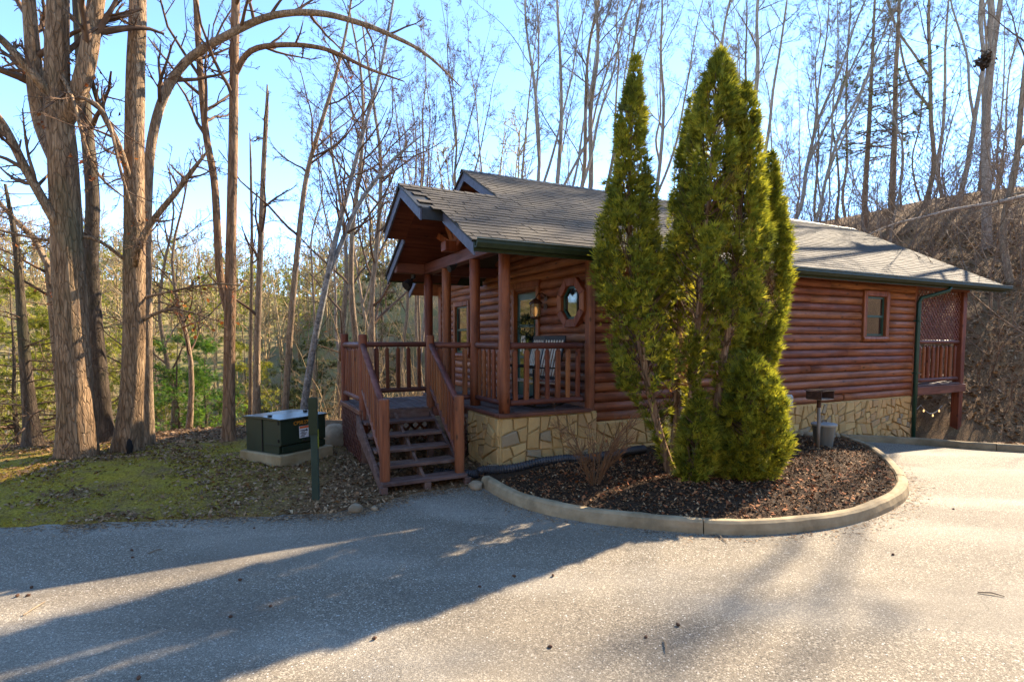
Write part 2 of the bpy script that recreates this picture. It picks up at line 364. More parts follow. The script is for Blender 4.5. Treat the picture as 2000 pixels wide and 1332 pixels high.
def ground_mat():
    m, t, b = newmat('woodland_ground'); v = nd(t, 'ShaderNodeTexCoord').outputs['Object']
    at_ = nd(t, 'ShaderNodeAttribute', attribute_name='zone'); z = nd(t, 'ShaderNodeSeparateColor', {0: at_.outputs['Color']})
    n1 = noise(t, v, 3.0, 8, .7); n2 = noise(t, v, 34, 5, .7); n3 = noise(t, v, .45, 5)
    leaf = ramp(t, n2, [(.28, (.05, .028, .012)), (.45, (.16, .09, .04)), (.6, (.30, .175, .08)), (.76, (.45, .29, .15))])
    leaf = mixc(t, ramp(t, n1, [(.4, 0.0), (.68, .6)]), leaf, (.10, .055, .03))
    moss = ramp(t, n2, [(.3, (.13, .09, .01)), (.52, (.34, .245, .025)), (.75, (.52, .39, .06))])
    mulch = ramp(t, n2, [(.3, (.014, .009, .006)), (.5, (.05, .029, .016)), (.7, (.11, .06, .03))])
    hill = ramp(t, n2, [(.3, (.10, .075, .04)), (.5, (.22, .17, .085)), (.72, (.36, .29, .15))])
    hill = mixc(t, ramp(t, n3, [(.42, 0.0), (.62, .6)]), hill, (.2, .2, .045))
    mm = math_(t, 'MULTIPLY', z.outputs[0], ramp(t, math_(t, 'ADD', math_(t, 'MULTIPLY', n1, .55), math_(t, 'MULTIPLY', n3, .45)), [(.4, 0.0), (.53, 1.0)]))
    col = mixc(t, mm, leaf, moss); col = mixc(t, z.outputs[1], col, mulch); col = mixc(t, z.outputs[2], col, hill)
    L(t, col, b, 'Base Color'); b.inputs['Roughness'].default_value = .95; b.inputs['Specular IOR Level'].default_value = .15
    L(t, bump(t, math_(t, 'ADD', n2, n1), 1.0, .03), b, 'Normal'); return m
M_ground = ground_mat()
# ------------------------------------------------------------------ terrain
def asph(X, Y):
    X = np.asarray(X, float); Y = np.asarray(Y, float); k = Y - 8.5
    return -.047 * np.maximum(k, 0) * sm(0, 2.5, k) * sm(-1.5, 3.5, X) * (1 - sm(14, 22, Y))
def gp(px, py, dz=0.0):
    z = 0.0
    for _ in range(12):
        p = atz(px, py, z + dz); z = float(asph(p.x, p.y))
    return (p.x, p.y)
ANG = math.radians(27.2)
HX, HY = -0.112, 8.03
UX, UY = math.cos(ANG), math.sin(ANG)
def hw(s, v): return (HX + UX * s - UY * v, HY + UY * s + UX * v)      # cabin coordinates to world
LEFT_EDGE = [(-25.0, 4.2), (-12.0, 5.1)] + [gp(*q) for q in ((0, 1031), (200, 1022), (450, 1012), (640, 1004), (720, 992), (800, 966), (915, 951))]
KERB = [np.array(p) for p in spline([gp(*q) for q in ((937, 950), (1000, 985), (1100, 1013), (1280, 1036), (1450, 1046), (1600, 1036), (1690, 1018), (1752, 992), (1777, 966), (1768, 938), (1738, 905), (1695, 877), (1653, 860))], 6)]
BACKK = [np.array(p) for p in spline([gp(1656, 862), gp(1780, 868), gp(2000, 884), (13.5, 7.6), (19, 4.0)], 8)]
ASPOLY = np.array(LEFT_EDGE + [tuple(p) for p in KERB] + [tuple(p) for p in BACKK] + [(22, -4), (13, -10), (-14, -10), (-25, -2)])
BEDPOLY = np.array([tuple(p) for p in KERB] + [hw(8.6, .3), hw(4, .3), hw(-.1, .3), hw(-.5, -.2)])
def inpoly(X, Y, P):
    r = np.zeros(X.shape, bool); n = len(P)
    for i in range(n):
        x0, y0 = P[i]; x1, y1 = P[(i + 1) % n]
        c = ((y0 > Y) != (y1 > Y))
        with np.errstate(divide='ignore', invalid='ignore'):
            r ^= c & (X < (x1 - x0) * (Y - y0) / (y1 - y0 + 1e-12) + x0)
    return r
def dpoly(X, Y, P):
    d = np.full(X.shape, 1e9); n = len(P)
    for i in range(n):
        x0, y0 = P[i]; x1, y1 = P[(i + 1) % n]; ex, ey = x1 - x0, y1 - y0
        t = np.clip(((X - x0) * ex + (Y - y0) * ey) / (ex * ex + ey * ey + 1e-12), 0, 1)
        d = np.minimum(d, np.hypot(X - x0 - t * ex, Y - y0 - t * ey))
    return d
TA  = [-180, -130, -95, -75, -60, -42.8, -33, -26.6, -21.3, -16.5, -11.5, 0, 15.6, 26.6, 33, 36.6, 42.8, 60, 90, 120, 180]
TR0 = [12, 16, 24, 20, 14, 12.0, 12.2, 12.4, 12.6, 12.8, 13, 17, 18, 16, 14, 13.2, 14.2, 20, 24, 17, 12]
TZF = [.2, .2, -1, -4, -7, -7, -7, -7, -6, -4.2, -2.8, -1, -.7, -.6, -.6, -.6, -.6, -.3, 0, .2, .2]
TRF = [14, 18, 40, 42, 42, 40, 40, 38, 36, 31, 27, 23, 21, 18.5, 17, 16.5, 17.5, 26, 27, 19, 14]
TRR = [50, 55, 90, 130, 140, 135, 130, 130, 140, 72, 56, 48, 46, 46, 45, 44, 44, 55, 60, 55, 50]
TE  = [1.0, .9, .5, .2, .12, .112, .10, .09, .07, .09, .12, .165, .185, .195, .222, .244, .28, .27, .6, .9, 1.0]  # outer ends raise an unseen slope behind the camera, added for warm fill
def hill(X, Y):
    a = np.degrees(np.arctan2(X, Y)); rho = np.hypot(X, Y)
    r0, zf, rf, rr, e = (np.interp(a, TA, q) for q in (TR0, TZF, TRF, TRR, TE))
    zr = 2 + e * rr * np.maximum(np.cos(np.radians(a)), .25)
    t1 = np.clip((rho - r0) / (rf - r0), 0, 1); z = zf * (t1 * t1 * .35 + t1 * .65) * 1.0
    z = z * sm(0, .15, t1)
    t2 = np.clip((rho - rf) / (rr - rf), 0, 1); z = z + (zr - zf) * (1 - (1 - t2) ** 1.35)
    z = z - np.clip(rho - rr, 0, 400) * .03
    amp = sm(0, 12, rho - r0)
    return z + amp * (fbm(X * .09 + 3, Y * .09, 0, 3) - .5) * 2.2 + amp * (fbm(X * .6, Y * .6, 2, 2) - .5) * .35
def gz(X, Y):
    X = np.atleast_1d(np.asarray(X, float)); Y = np.atleast_1d(np.asarray(Y, float))
    a = asph(X, Y); ins = inpoly(X, Y, ASPOLY); d = dpoly(X, Y, ASPOLY); bed = inpoly(X, Y, BEDPOLY)
    bump_ = (fbm(X * 1.3, Y * 1.3, 1, 3) - .5)
    bank = .015 + .10 * sm(0, 2.2, d) + bump_ * .10 * sm(0, .8, d) + (fbm(X * 5, Y * 5, 3, 2) - .5) * .045
    bank = bank + .10 * np.exp(-((X + 6.2) / 1.9) ** 2 - ((Y - 8.6) / 1.3) ** 2)
    z = a + bank + hill(X, Y)
    bz = a + .10 + .10 * sm(.1, 1.3, d) + bump_ * .07 * sm(.1, .6, d)
    z = np.where(bed, np.where(d < .10, a - .1, bz), z)
    z = np.where((~bed) & (~ins) & (X > 5.5) & (d < .10), a - .1, z)
    return np.where(ins, a - .06 - .3 * sm(0, .8, d), z)
def gz1(x, y): return float(gz(x, y)[0])

def axis_pts(dense0, dense1, step, lo, hi, grow=1.14):
    mid = list(np.arange(dense0, dense1, step)); up = []; s = step; x = mid[-1]
    while x < hi: s *= grow; x += s; up.append(x)
    dn = []; s = step; x = mid[0]
    while x > lo: s *= grow; x -= s; dn.append(x)
    return np.array(dn[::-1] + mid + up)
gx = axis_pts(-9.5, 9.5, .085, -700, 700); gy = axis_pts(4.6, 13.0, .085, -60, 900)
GX, GY = np.meshgrid(gx, gy); nx, ny = len(gx), len(gy)
GZ = gz(GX.ravel(), GY.ravel())
ii = np.arange(nx * ny).reshape(ny, nx)
Q = np.stack([ii[:-1, :-1], ii[:-1, 1:], ii[1:, 1:], ii[1:, :-1]], -1).reshape(-1, 4)
me = npmesh('ground', np.stack([GX.ravel(), GY.ravel(), GZ], 1), Q, smooth=True)
za = me.color_attributes.new('zone', 'FLOAT_COLOR', 'POINT')
fx, fy = GX.ravel(), GY.ravel(); rho = np.hypot(fx, fy)
mossm = sm(-2.2, -3.2, fx) * sm(4.6, 5.6, fy + .0 * fx) * (1 - sm(9.3, 10.6, fy)) * (1 - .75 * np.exp(-((fx + 3.0) / 1.0) ** 2))
bedm = inpoly(fx, fy, BEDPOLY).astype(float)
az = np.degrees(np.arctan2(fx, fy)); hillm = np.maximum(sm(18, 45, rho) * sm(8, -14, az), sm(12, 20, rho) * sm(75, 95, np.abs(az)))
za.data.foreach_set('color', np.stack([mossm, bedm, hillm, np.ones_like(fx)], 1).astype(np.float32).ravel())
ob('ground', me, M_ground, kind='structure')
# asphalt drive
ax_, ay_ = axis_pts(-12, 14, .3, -42, 42, 1.3), axis_pts(1, 13, .3, -40, 14, 1.3)
AX, AY = np.meshgrid(ax_, ay_); n1, n2 = len(ax_), len(ay_); ii = np.arange(n1 * n2).reshape(n2, n1)
Q = np.stack([ii[:-1, :-1], ii[:-1, 1:], ii[1:, 1:], ii[1:, :-1]], -1).reshape(-1, 4)
cx_, cy_ = AX.ravel()[Q].mean(1), AY.ravel()[Q].mean(1)
keep = inpoly(cx_, cy_, ASPOLY) | (dpoly(cx_, cy_, ASPOLY) < .28); Q = Q[keep]
me = npmesh('driveway', np.stack([AX.ravel(), AY.ravel(), asph(AX.ravel(), AY.ravel())], 1), Q, smooth=True)
ob('driveway', me, M_asph, kind='structure')

def kerb(path, joints, label, w=.15, h=.14, side=1):
    """side: +1 = the kerb lies to the left of the path direction"""
    root = empty('kerb', (0, 0, 0), kind='structure'); root['label'] = label
    P = np.array(path); n = len(P); prof = [(0.0, -.12), (.012, h * .35), (.028, h * .82), (.055, h * .985), (w * .6, h), (w - .018, h * .97), (w, h * .8), (w + .004, -.12)]
    seglen = np.concatenate([[0], np.cumsum(np.hypot(*np.diff(P, axis=0).T))]); Ltot = seglen[-1]
    cuts = [0.0] + [j * Ltot for j in joints] + [Ltot]
    for a, b in zip(cuts[:-1], cuts[1:]):
        ts = np.linspace(a + .006, b - .006, max(3, int((b - a) / .12)))
        X = np.interp(ts, seglen, P[:, 0]); Y = np.interp(ts, seglen, P[:, 1])
        tx, ty = np.gradient(X), np.gradient(Y); l = np.hypot(tx, ty); nxv, nyv = -ty / l * side, tx / l * side
        V = []
        for i in range(len(ts)):
            zz = float(asph(X[i], Y[i])); wob = (vnoise(ts[i] * 2.1, a, 3) - .5) * .02
            for k, (o, z) in enumerate(prof):
                jr = (vnoise(ts[i] * 9, k * 3.1, a) - .5) * .009
                V.append((X[i] + nxv[i] * (o + jr), Y[i] + nyv[i] * (o + jr), zz + z + (wob + jr if k > 0 and k < 7 else 0)))
        m = len(prof); F = [(i*m+k, i*m+k+1, (i+1)*m+k+1, (i+1)*m+k) for i in range(len(ts)-1) for k in range(m-1)]
        F += [tuple(range(m)), tuple(range((len(ts)-1)*m, len(ts)*m))]
        MB().add(V, F).build('kerb_stone', M_conc, root, smooth=False)
    return root
kerb(KERB, (.27, .62, .735, .86), 'curved concrete kerb round the mulch bed')
kerb(BACKK, (.17, .34, .55), 'straight concrete kerb along the far edge of the drive', w=.15, h=.13)
# far blue-green mountain in the gap of the trees
mx_ = np.linspace(-1500, 600, 80); V = []; 
for k, x in enumerate(mx_):
    h = 60 + 110 * float(fbm(x * .0022 + 9, 1, 0, 3)) + 25 * float(fbm(x * .012, 4, 0, 2))
    V += [(x, 1500, -60), (x, 1500, h * .5), (x, 1650, h), (x, 1900, -60)]
F = [(k*4+j, (k+1)*4+j, (k+1)*4+j+1, k*4+j+1) for k in range(79) for j in range(3)]
ob('mountain', npmesh('mountain', V, F, smooth=True), simple('mountain_wood', (.05, .06, .045), (.09, .10, .07), .02, bmp=0), kind='structure')

# ------------------------------------------------------------------ the cabin
cab = empty('log_cabin', (HX, HY, 0), ANG, label='brown log cabin with grey shingle roof, front porch and stone base', cat='cabin')
DZ = 0.92; LH = 0.1575; LZ0 = .68; SLOPE = .54; EZ = 3.30
XW0, XW1, YW = 1.52, 10.6, 6.8
def roofz(y): return EZ + SLOPE * (y + .5)
# backing walls
sidew = MB().box((XW0, .0, -.6), (XW1, .12, 3.42)).build('side_wall', M_board, cab)
frontw = MB().prism([(.12, -.6), (6.68, -.6), (6.68, 3.38), (3.4, 5.2), (.12, 3.4)], 0, XW0, XW0 + .12).build('front_wall', M_board, cab)
MB().prism([(.12, -.6), (6.68, -.6), (6.68, 3.38), (3.4, 5.2), (.12, 3.4)], 0, XW1 - .12, XW1).build('rear_wall', M_board, cab)
MB().box((XW0, YW - .12, -2.5), (XW1, YW, 3.42)).build('far_wall', M_board, cab)
rl = np.random.default_rng(3)
def log_mesh(L_, axis, bulge=.062, h=LH, n=7, ends=True):
    ns = max(3, int(L_ / .5)); V = []; m = n + 1; ph = rl.random() * 100
    for i in range(ns + 1):
        c = L_ * i / ns; s = 1 + (vnoise(c * 1.1, ph) - .5) * .12; dz = (vnoise(c * .7, ph + 9) - .5) * .008
        for k in range(m):
            a = -PI / 2 + PI * k / n
            o = -bulge * s * max(0, math.cos(a)) ** .8 - .002; z = h * .5 * math.sin(a) * .985 + dz
            V.append((c, o, z) if axis == 0 else (o, c, z))
    F = [(i*m+k, (i+1)*m+k, (i+1)*m+k+1, i*m+k+1) for i in range(ns) for k in range(n)]
    if axis == 1: F = [f[::-1] for f in F]
    F += [tuple(range(m)), tuple(range(ns*m, (ns+1)*m))]
    me = bpy.data.meshes.new('log'); me.from_pydata(V, [], F)
    sm_ = [True] * (len(F) - 2) + [False, False]; me.polygons.foreach_set('use_smooth', sm_); me.update(); return me
def spans(a, b, holes):
    out = []; x = a
    for h0, h1 in sorted(holes):
        if h0 > x: out.append((x, min(h0, b)))
        x = max(x, h1)
    if x < b: out.append((x, b))
    return [s for s in out if s[1] - s[0] > .05]
for i in range(17):
    zc = LZ0 + LH * (i + .5); holes = []
    if 1.93 < zc < 3.02: holes.append((8.52, 9.50))
    for a, b in spans(XW0 + .02, XW1 - .05, holes):
        cuts = [a] + sorted(a + (b - a) * RN.uniform(.2, .8) for _ in range(RN.choice((0, 1, 1, 2)) if b - a > 4 else 0)) + [b]
        for c0, c1 in zip(cuts[:-1], cuts[1:]):
            if c1 - c0 > .15: ob('log', log_mesh(c1 - c0 - .004, 0), M_logx, sidew, (c0, RN.uniform(-.003, .003), zc))
for i in range(28):
    zc = LZ0 + LH * (i + .5); holes = []; lo, hi = .06, 6.74
    if zc > 3.28: lo = max(lo, (zc + .24 - EZ) / SLOPE - .5); hi = 6.8 - lo
    if zc < DZ - .1 or hi - lo < .2: continue
    if zc < 2.95: holes.append((1.56, 2.50))
    if 1.55 < zc < 2.86: holes.append((4.76, 5.72))
    if 2.25 < zc < 2.93: holes.append((.12, .72))
    for a, b in spans(lo, hi, holes): ob('log', log_mesh(b - a, 1), M_logy, frontw, (XW0, a, zc))
MB().box((XW0 - .08, -.085, -.1), (XW0 + .03, .05, 3.36)).build('corner_post', M_post, cab, .012)
MB().box((XW1 - .06, -.075, LZ0), (XW1 + .05, .05, 3.36)).build('corner_post', M_post, cab, .012)
MB().box((XW0 - .085, 6.66, -.5), (XW0 + .03, 6.86, 3.36)).build('corner_post', M_post, cab, .012)

# --- stone base: mortar slab with single stones on it
def split_poly(poly, amax, rng, out):
    a = 0.0
    for i in range(len(poly)):
        x0, y0 = poly[i]; x1, y1 = poly[(i + 1) % len(poly)]; a += x0 * y1 - x1 * y0
    a = abs(a) / 2; xs = [p[0] for p in poly]; ys = [p[1] for p in poly]
    w, h = max(xs) - min(xs), max(ys) - min(ys)
    if a < amax * (.55 + .9 * rng.random()): out.append(poly); return
    cx, cy = sum(xs) / len(xs), sum(ys) / len(ys)
    cx += (rng.random() - .5) * w * .28; cy += (rng.random() - .5) * h * .28
    ang = (0 if w > h * 1.1 else PI / 2) + (rng.random() - .5) * 1.0
    nx_, ny_ = math.cos(ang), math.sin(ang); A, B = [], []
    n = len(poly)
    for i in range(n):
        p, q = poly[i], poly[(i + 1) % n]
        dp = (p[0] - cx) * nx_ + (p[1] - cy) * ny_; dq = (q[0] - cx) * nx_ + (q[1] - cy) * ny_
        (A if dp >= 0 else B).append(p)
        if dp * dq < 0:
            t = dp / (dp - dq); r = (p[0] + (q[0] - p[0]) * t, p[1] + (q[1] - p[1]) * t); A.append(r); B.append(r)
    if len(A) < 3 or len(B) < 3: out.append(poly); return
    split_poly(A, amax, rng, out); split_poly(B, amax, rng, out)
def stones(parent, poly, axis, plane, out_sign, amax, seed):
    """poly in (along, z); axis 0: wall along x facing -y ; axis 1: wall along y facing -x"""
    rng = random.Random(seed); ps = []; split_poly(poly, amax, rng, ps)
    for p in ps:
        cx = sum(q[0] for q in p) / len(p); cz = sum(q[1] for q in p) / len(p)
        r = min(math.hypot(q[0] - cx, q[1] - cz) for q in p)
        if r < .02: continue
        k0 = max(.55, 1 - .014 / max(r, .03)); k1 = k0 - .10; d = .026 + .034 * rng.random(); tx, tz = (rng.random() - .5) * .10, (rng.random() - .5) * .10
        n = len(p); V = []
        for k, dep in ((k0, .012), (k0 * .995, -d * .7), (k1, -d)):
            for q in p:
                qx, qz = (q[0] - cx) * k, (q[1] - cz) * k
                dd = dep + (tx * qx + tz * qz if dep < 0 else 0)
                V.append((qx, dd, qz) if axis == 0 else (dd, qx, qz))
        F = [(j*n+i, j*n+(i+1) % n, (j+1)*n+(i+1) % n, (j+1)*n+i) for j in range(2) for i in range(n)] + [tuple(range(2*n, 3*n))]
        me = MB().add(V, F).mesh('stone')
        ob('stone', me, M_stone, parent, (cx, plane, cz) if axis == 0 else (plane, cx, cz))
base = MB().box((XW0, -.03, -.7), (XW1 - .02, .0, LZ0)).build('stone_base', M_mortar, cab)
stones(base, [(1.6, -.45), (5.4, -.45), (5.4, LZ0 - .01), (1.6, LZ0 - .01)], 0, -.03, -1, .085, 5)
stones(base, [(5.4, -.45), (10.56, -.45), (10.56, LZ0 - .01), (5.4, LZ0 - .01)], 0, -.03, -1, .05, 15)
pbase = MB().box((-.12, -.10, -.4), (XW0 + .05, .2, DZ - .05)).box((-.12, .2, -.4), (.1, 1.04, DZ - .05)).build('porch_stone_base', M_mortar, cab)
stones(pbase, [(-.11, -.15), (XW0 + .05, -.15), (XW0 + .05, DZ - .06), (-.11, DZ - .06)], 0, -.10, -1, .05, 8)
stones(pbase, [(-.09, -.15), (1.03, -.15), (1.03, DZ - .06), (-.09, DZ - .06)], 1, -.12, -1, .05, 9)

# --- decks
def deck(name, x0, x1, y0, y1, along):
    d = MB().box((x0, y0, DZ - .16), (x1, y1, DZ - .032)).build(name, M_tread, cab)
    w = .14; k = 0; a, b = (x0, x1) if along == 1 else (y0, y1)
    while a + k * w < b - .03:
        p, q = a + k * w + .003, min(a + (k + 1) * w - .003, b)
        z = DZ - (RN.random() * .003)
        (MB().box((p, y0, DZ - .03), (q, y1, z)) if along == 1 else MB().box((x0, p, DZ - .03), (x1, q, z))).build('plank', M_deck, d, .004)
        k += 1
    return d
deck('porch_deck', -.1, XW0 - .02, .02, 3.5, 1)
LX0, LX1, LY0, LY1 = -1.78, -.1, 1.3, 2.9
deck('landing', LX0, LX1 - .003, LY0, LY1, 1)
MB().box((-.16, -.16, DZ - .055), (XW0 - .08, .017, DZ - .004)).build('deck_rim', M_railx, cab, .008)
MB().box((-.16, .02, DZ - .055), (-.103, 1.22, DZ - .004)).build('deck_rim', M_raily, cab, .008)
MB().box((-.66, 1.235, DZ - .15), (-.103, 1.297, DZ - .01)).build('deck_rim', M_railx, cab, .006)
MB().box((LX0 - .045, LY0, DZ - .08), (LX0 - .003, LY1 + .04, DZ - .01)).build('deck_rim', M_raily, cab, .006)

# --- posts
def post(x, y, z0, z1, r, parent=None, name='post', chamfer=False):
    pts = [(x, y, z0 + (z1 - z0) * k / 6) for k in range(7)]; ph = RN.random() * 50
    rad = [r * (1 + (float(vnoise(k * .9, ph)) - .5) * .10) for k in range(7)]
    if chamfer: pts[-1] = (x, y, z1 - .015); pts.append((x, y, z1)); rad.append(rad[-1] * .86)
    return MB().tube(pts, rad, 14).build(name, M_post, parent or cab, smooth=False)
for y in (0, 1.07, 2.37, 3.39):
    o = post(0, y, DZ - (.06 if y == 0 else 0), 3.30, .085)
    o.data.polygons.foreach_set('use_smooth', [True] * len(o.data.polygons))
# --- beams and truss ornament
MB().box((-.09, -.06, 3.27), (.09, 3.48, 3.47)).build('beam', M_raily, cab, .012)
MB().box((-.66, 3.31, 3.27), (-.093, 3.47, 3.46)).build('beam', M_railx, cab, .012)
MB().box((.093, .0, 3.27), (XW0, .14, 3.42)).build('beam', M_railx, cab, .012)
MB().box((.093, 3.31, 3.27), (XW0, 3.46, 3.46)).build('beam', M_railx, cab, .012)
truss = MB().box((-.30, 1.60, 3.475), (.12, 1.82, 3.64)).build('truss', M_trim, cab, .01)
for y1, z1 in ((.75, 3.93), (1.25, 4.1), (1.71, 4.30), (2.17, 4.1), (2.65, 3.93)):
    MB().bar((-.06, 1.71 + (y1 - 1.71) * .10, 3.6), (-.06, y1, z1), .12, .10, (1, 0, 0)).build('brace', M_trim, truss, .008)
# --- roof: decking, soffit, fascia, gutters
roof = MB().prism([(-.46, EZ - .135), (3.4, roofz(3.4) - .155), (7.26, EZ - .135), (7.3, EZ - .045), (3.4, roofz(3.4) - .05), (-.48, EZ - .045)], 0, .80, 13.72).build('roof', M_ceil, cab)
MB().prism([(-.46, EZ - .135), (1.7, roofz(1.7) - .155), (3.86, EZ - .135), (3.88, EZ - .045), (1.7, roofz(1.7) - .05), (-.48, EZ - .045)], 0, -.66, .797).build('porch_roof_deck', M_ceil, roof)
PRX, PY0, PY1 = -1.03, .685, 2.715
MB().prism([(PY0, roofz(PY0) - .15), (1.7, roofz(1.7) - .157), (PY1, roofz(PY0) - .15), (PY1, roofz(PY0) - .045), (1.7, roofz(1.7) - .052), (PY0, roofz(PY0) - .045)], 0, PRX + .03, -.663).build('prow_roof_deck', M_ceil, roof)
# far slopes covered with a plain shingle sheet
MB().prism([(3.42, roofz(3.4) - .045), (7.34, EZ - .045), (7.34, EZ), (3.42, roofz(3.4))], 0, .74, 13.76).build('far_slope', M_shing, roof)
MB().prism([(1.71, roofz(1.7) - .045), (3.92, EZ - .045), (3.92, EZ), (1.71, roofz(1.7))], 0, -.72, 1.5).build('far_slope', M_shing, roof)
MB().prism([(1.71, roofz(1.7) - .045), (PY1 + .02, roofz(PY0) - .055), (PY1 + .02, roofz(PY0) - .01), (1.71, roofz(1.7) - .001)], 0, PRX - .03, -.723).build('far_slope', M_shing, roof)
def fascia(x, ya, za, yb, zb, h=.17, th=.03):
    MB().prism([(ya, za - h - .02), (yb, zb - h - .02), (yb, zb - .02), (ya, za - .02)], 0, x - th, x).build('fascia', M_fascia, roof, .003)
    MB().prism([(ya, za - .02), (yb, zb - .02), (yb, zb + .014), (ya, za + .014)], 0, x - th - .025, x - .002).build('drip_edge', M_drip, roof)
fascia(-.66, -.49, EZ - .02, PY0, roofz(PY0) - .02); fascia(-.66, PY1, roofz(PY0) - .02, 3.89, EZ - .02)
fascia(PRX + .03, PY0, roofz(PY0) - .02, 1.7, roofz(1.7) - .02); fascia(PRX + .03, 1.7, roofz(1.7) - .02, PY1, roofz(PY0) - .02)
fascia(.80, 1.6, roofz(1.6) - .02, 3.4, roofz(3.4) - .02); fascia(.80, 3.4, roofz(3.4) - .02, 7.29, EZ - .02)
MB().box((PRX + .03, PY0 - .028, roofz(PY0) - .20), (-.662, PY0 - .002, roofz(PY0) - .035)).build('fascia', M_drip, roof, .003)
def gutter(x0, x1, y, sgn=-1):
    prof = [(0, -.02), (.02, -.115), (.085, -.115), (.115, -.06), (.112, -.02), (.124, -.012), (.124, -.004), (.102, -.004), (.10, -.03), (.078, -.1), (.03, -.1), (.012, -.02)]
    MB().prism([(y + sgn * a, EZ + b) for a, b in prof], 0, x0, x1).build('gutter', M_green, roof, smooth=False)
    MB().prism([(y + sgn * .100, EZ - .010), (y + sgn * .129, EZ - .010), (y + sgn * .129, EZ + .004), (y + sgn * .100, EZ + .004)], 0, x0, x1 - .002).build('gutter_lip', simple('worn_lip', (.2, .22, .17), (.34, .35, .29), 6, rough=.6), roof)
    MB().box((x0, y + (.004 if sgn < 0 else -.024), EZ - .16), (x1, y + (.024 if sgn < 0 else -.004), EZ - .02)).build('eave_board', M_green, roof)
gutter(-.69, 13.74, -.50); gutter(-.69, 1.4, 3.90, 1)
for (x0, x1, y) in ((-.70, .86, 1.7), (PRX - .03, -.70, 1.7), (.72, 13.76, 3.4)):
    k = int((x1 - x0) / .2) + 1
    for i in range(k):
        a = x0 + (x1 - x0) * i / k; b = x0 + (x1 - x0) * (i + 1) / k + .03
        z = roofz(y); MB().add([(a, y-.11, z-.045), (b, y-.11, z-.052), (b, y, z+.012), (a, y, z+.022), (a, y+.11, z-.045), (b, y+.11, z-.052)], [(0,1,2,3), (3,2,5,4)]).build('ridge_shingle', M_drip if y > 3 else M_shing, roof)
# shingles on the slope that faces the drive
SA = math.atan(SLOPE); EXPO = .142; TABW = .31; tabs = []
ncourse = int(3.95 / math.cos(SA) / EXPO) + 1
for c in range(ncourse):
    d0 = c * EXPO - .01; y0 = -.525 + d0 * math.cos(SA)
    off = RN.random() * TABW
    x = -.74 - off
    while x < 13.79:
        w = TABW * (.8 + .4 * RN.random()); a, b = x + .003, x + w - .003; x += w
        y1 = y0 + .19 * math.cos(SA); lo = -.74
        ymid = y0 + .1
        if ymid > 1.66: lo = .735
        elif ymid > PY0 - .02: lo = PRX - .04
        a, b = max(a, lo), min(b, 13.78)
        if ymid > 3.36 or b - a < .04: continue
        tabs.append((a, b, y0, RN.random() * .006, (RN.random() - .5) * .012))
def tabgeo(w, th, sk):
    """a tab lying along +y' (up the slope), lifted at its lower edge"""
    return [(0, sk, .012 + th), (w, 0, .012 + th), (w, .19, .004), (0, .19, .004), (0, sk, .002), (w, 0, .002)], [(0,1,2,3), (4,5,1,0), (0,3,4), (1,5,2)]
def tabdist(tb):
    X, Y = hw((tb[0] + tb[1]) / 2, tb[2]); return math.hypot(X, Y) + (0 if abs((tb[0]+tb[1])/2 - .4) < 6 else 3)
tabs.sort(key=tabdist); shared = {}; V, F = [], []
for i, (a, b, y0, th, sk) in enumerate(tabs):
    z0 = roofz(y0) - .052 + .045
    if i < 300:
        key = (round((b - a) * 25) / 25, int(th * 500))
        if key not in shared: shared[key] = MB().add(*tabgeo(key[0], th, sk)).mesh('shingle'); shared[key].materials.append(M_shing)
        ob('shingle', shared[key], None, roof, (a, y0, z0), (SA, 0, 0))
    else:
        g, f = tabgeo(b - a, th, sk); n0 = len(V); ca, sa = math.cos(SA), math.sin(SA)
        V += [(a + p[0], y0 + p[1] * ca - p[2] * sa, z0 + p[1] * sa + p[2] * ca) for p in g]; F += [tuple(q + n0 for q in ff) for ff in f]
me = bpy.data.meshes.new('shingle_field'); me.from_pydata(V, [], F); ob('shingle_field', me, M_shing, roof, kind='stuff')
# underlay so that nothing shows between the tabs
MB().prism([(-.50, EZ - .043), (3.39, roofz(3.39) - .046), (3.39, roofz(3.39) - .016), (-.50, EZ - .016)], 0, .78, 13.74).build('roof_felt', M_drip, roof)
MB().prism([(-.50, EZ - .043), (1.69, roofz(1.69) - .046), (1.69, roofz(1.69) - .016), (-.50, EZ - .016)], 0, -.68, .777).build('roof_felt', M_drip, roof)
MB().prism([(PY0, roofz(PY0) - .042), (1.69, roofz(1.69) - .045), (1.69, roofz(1.69) - .017), (PY0, roofz(PY0) - .016)], 0, PRX - .0, -.683).build('roof_felt', M_drip, roof)

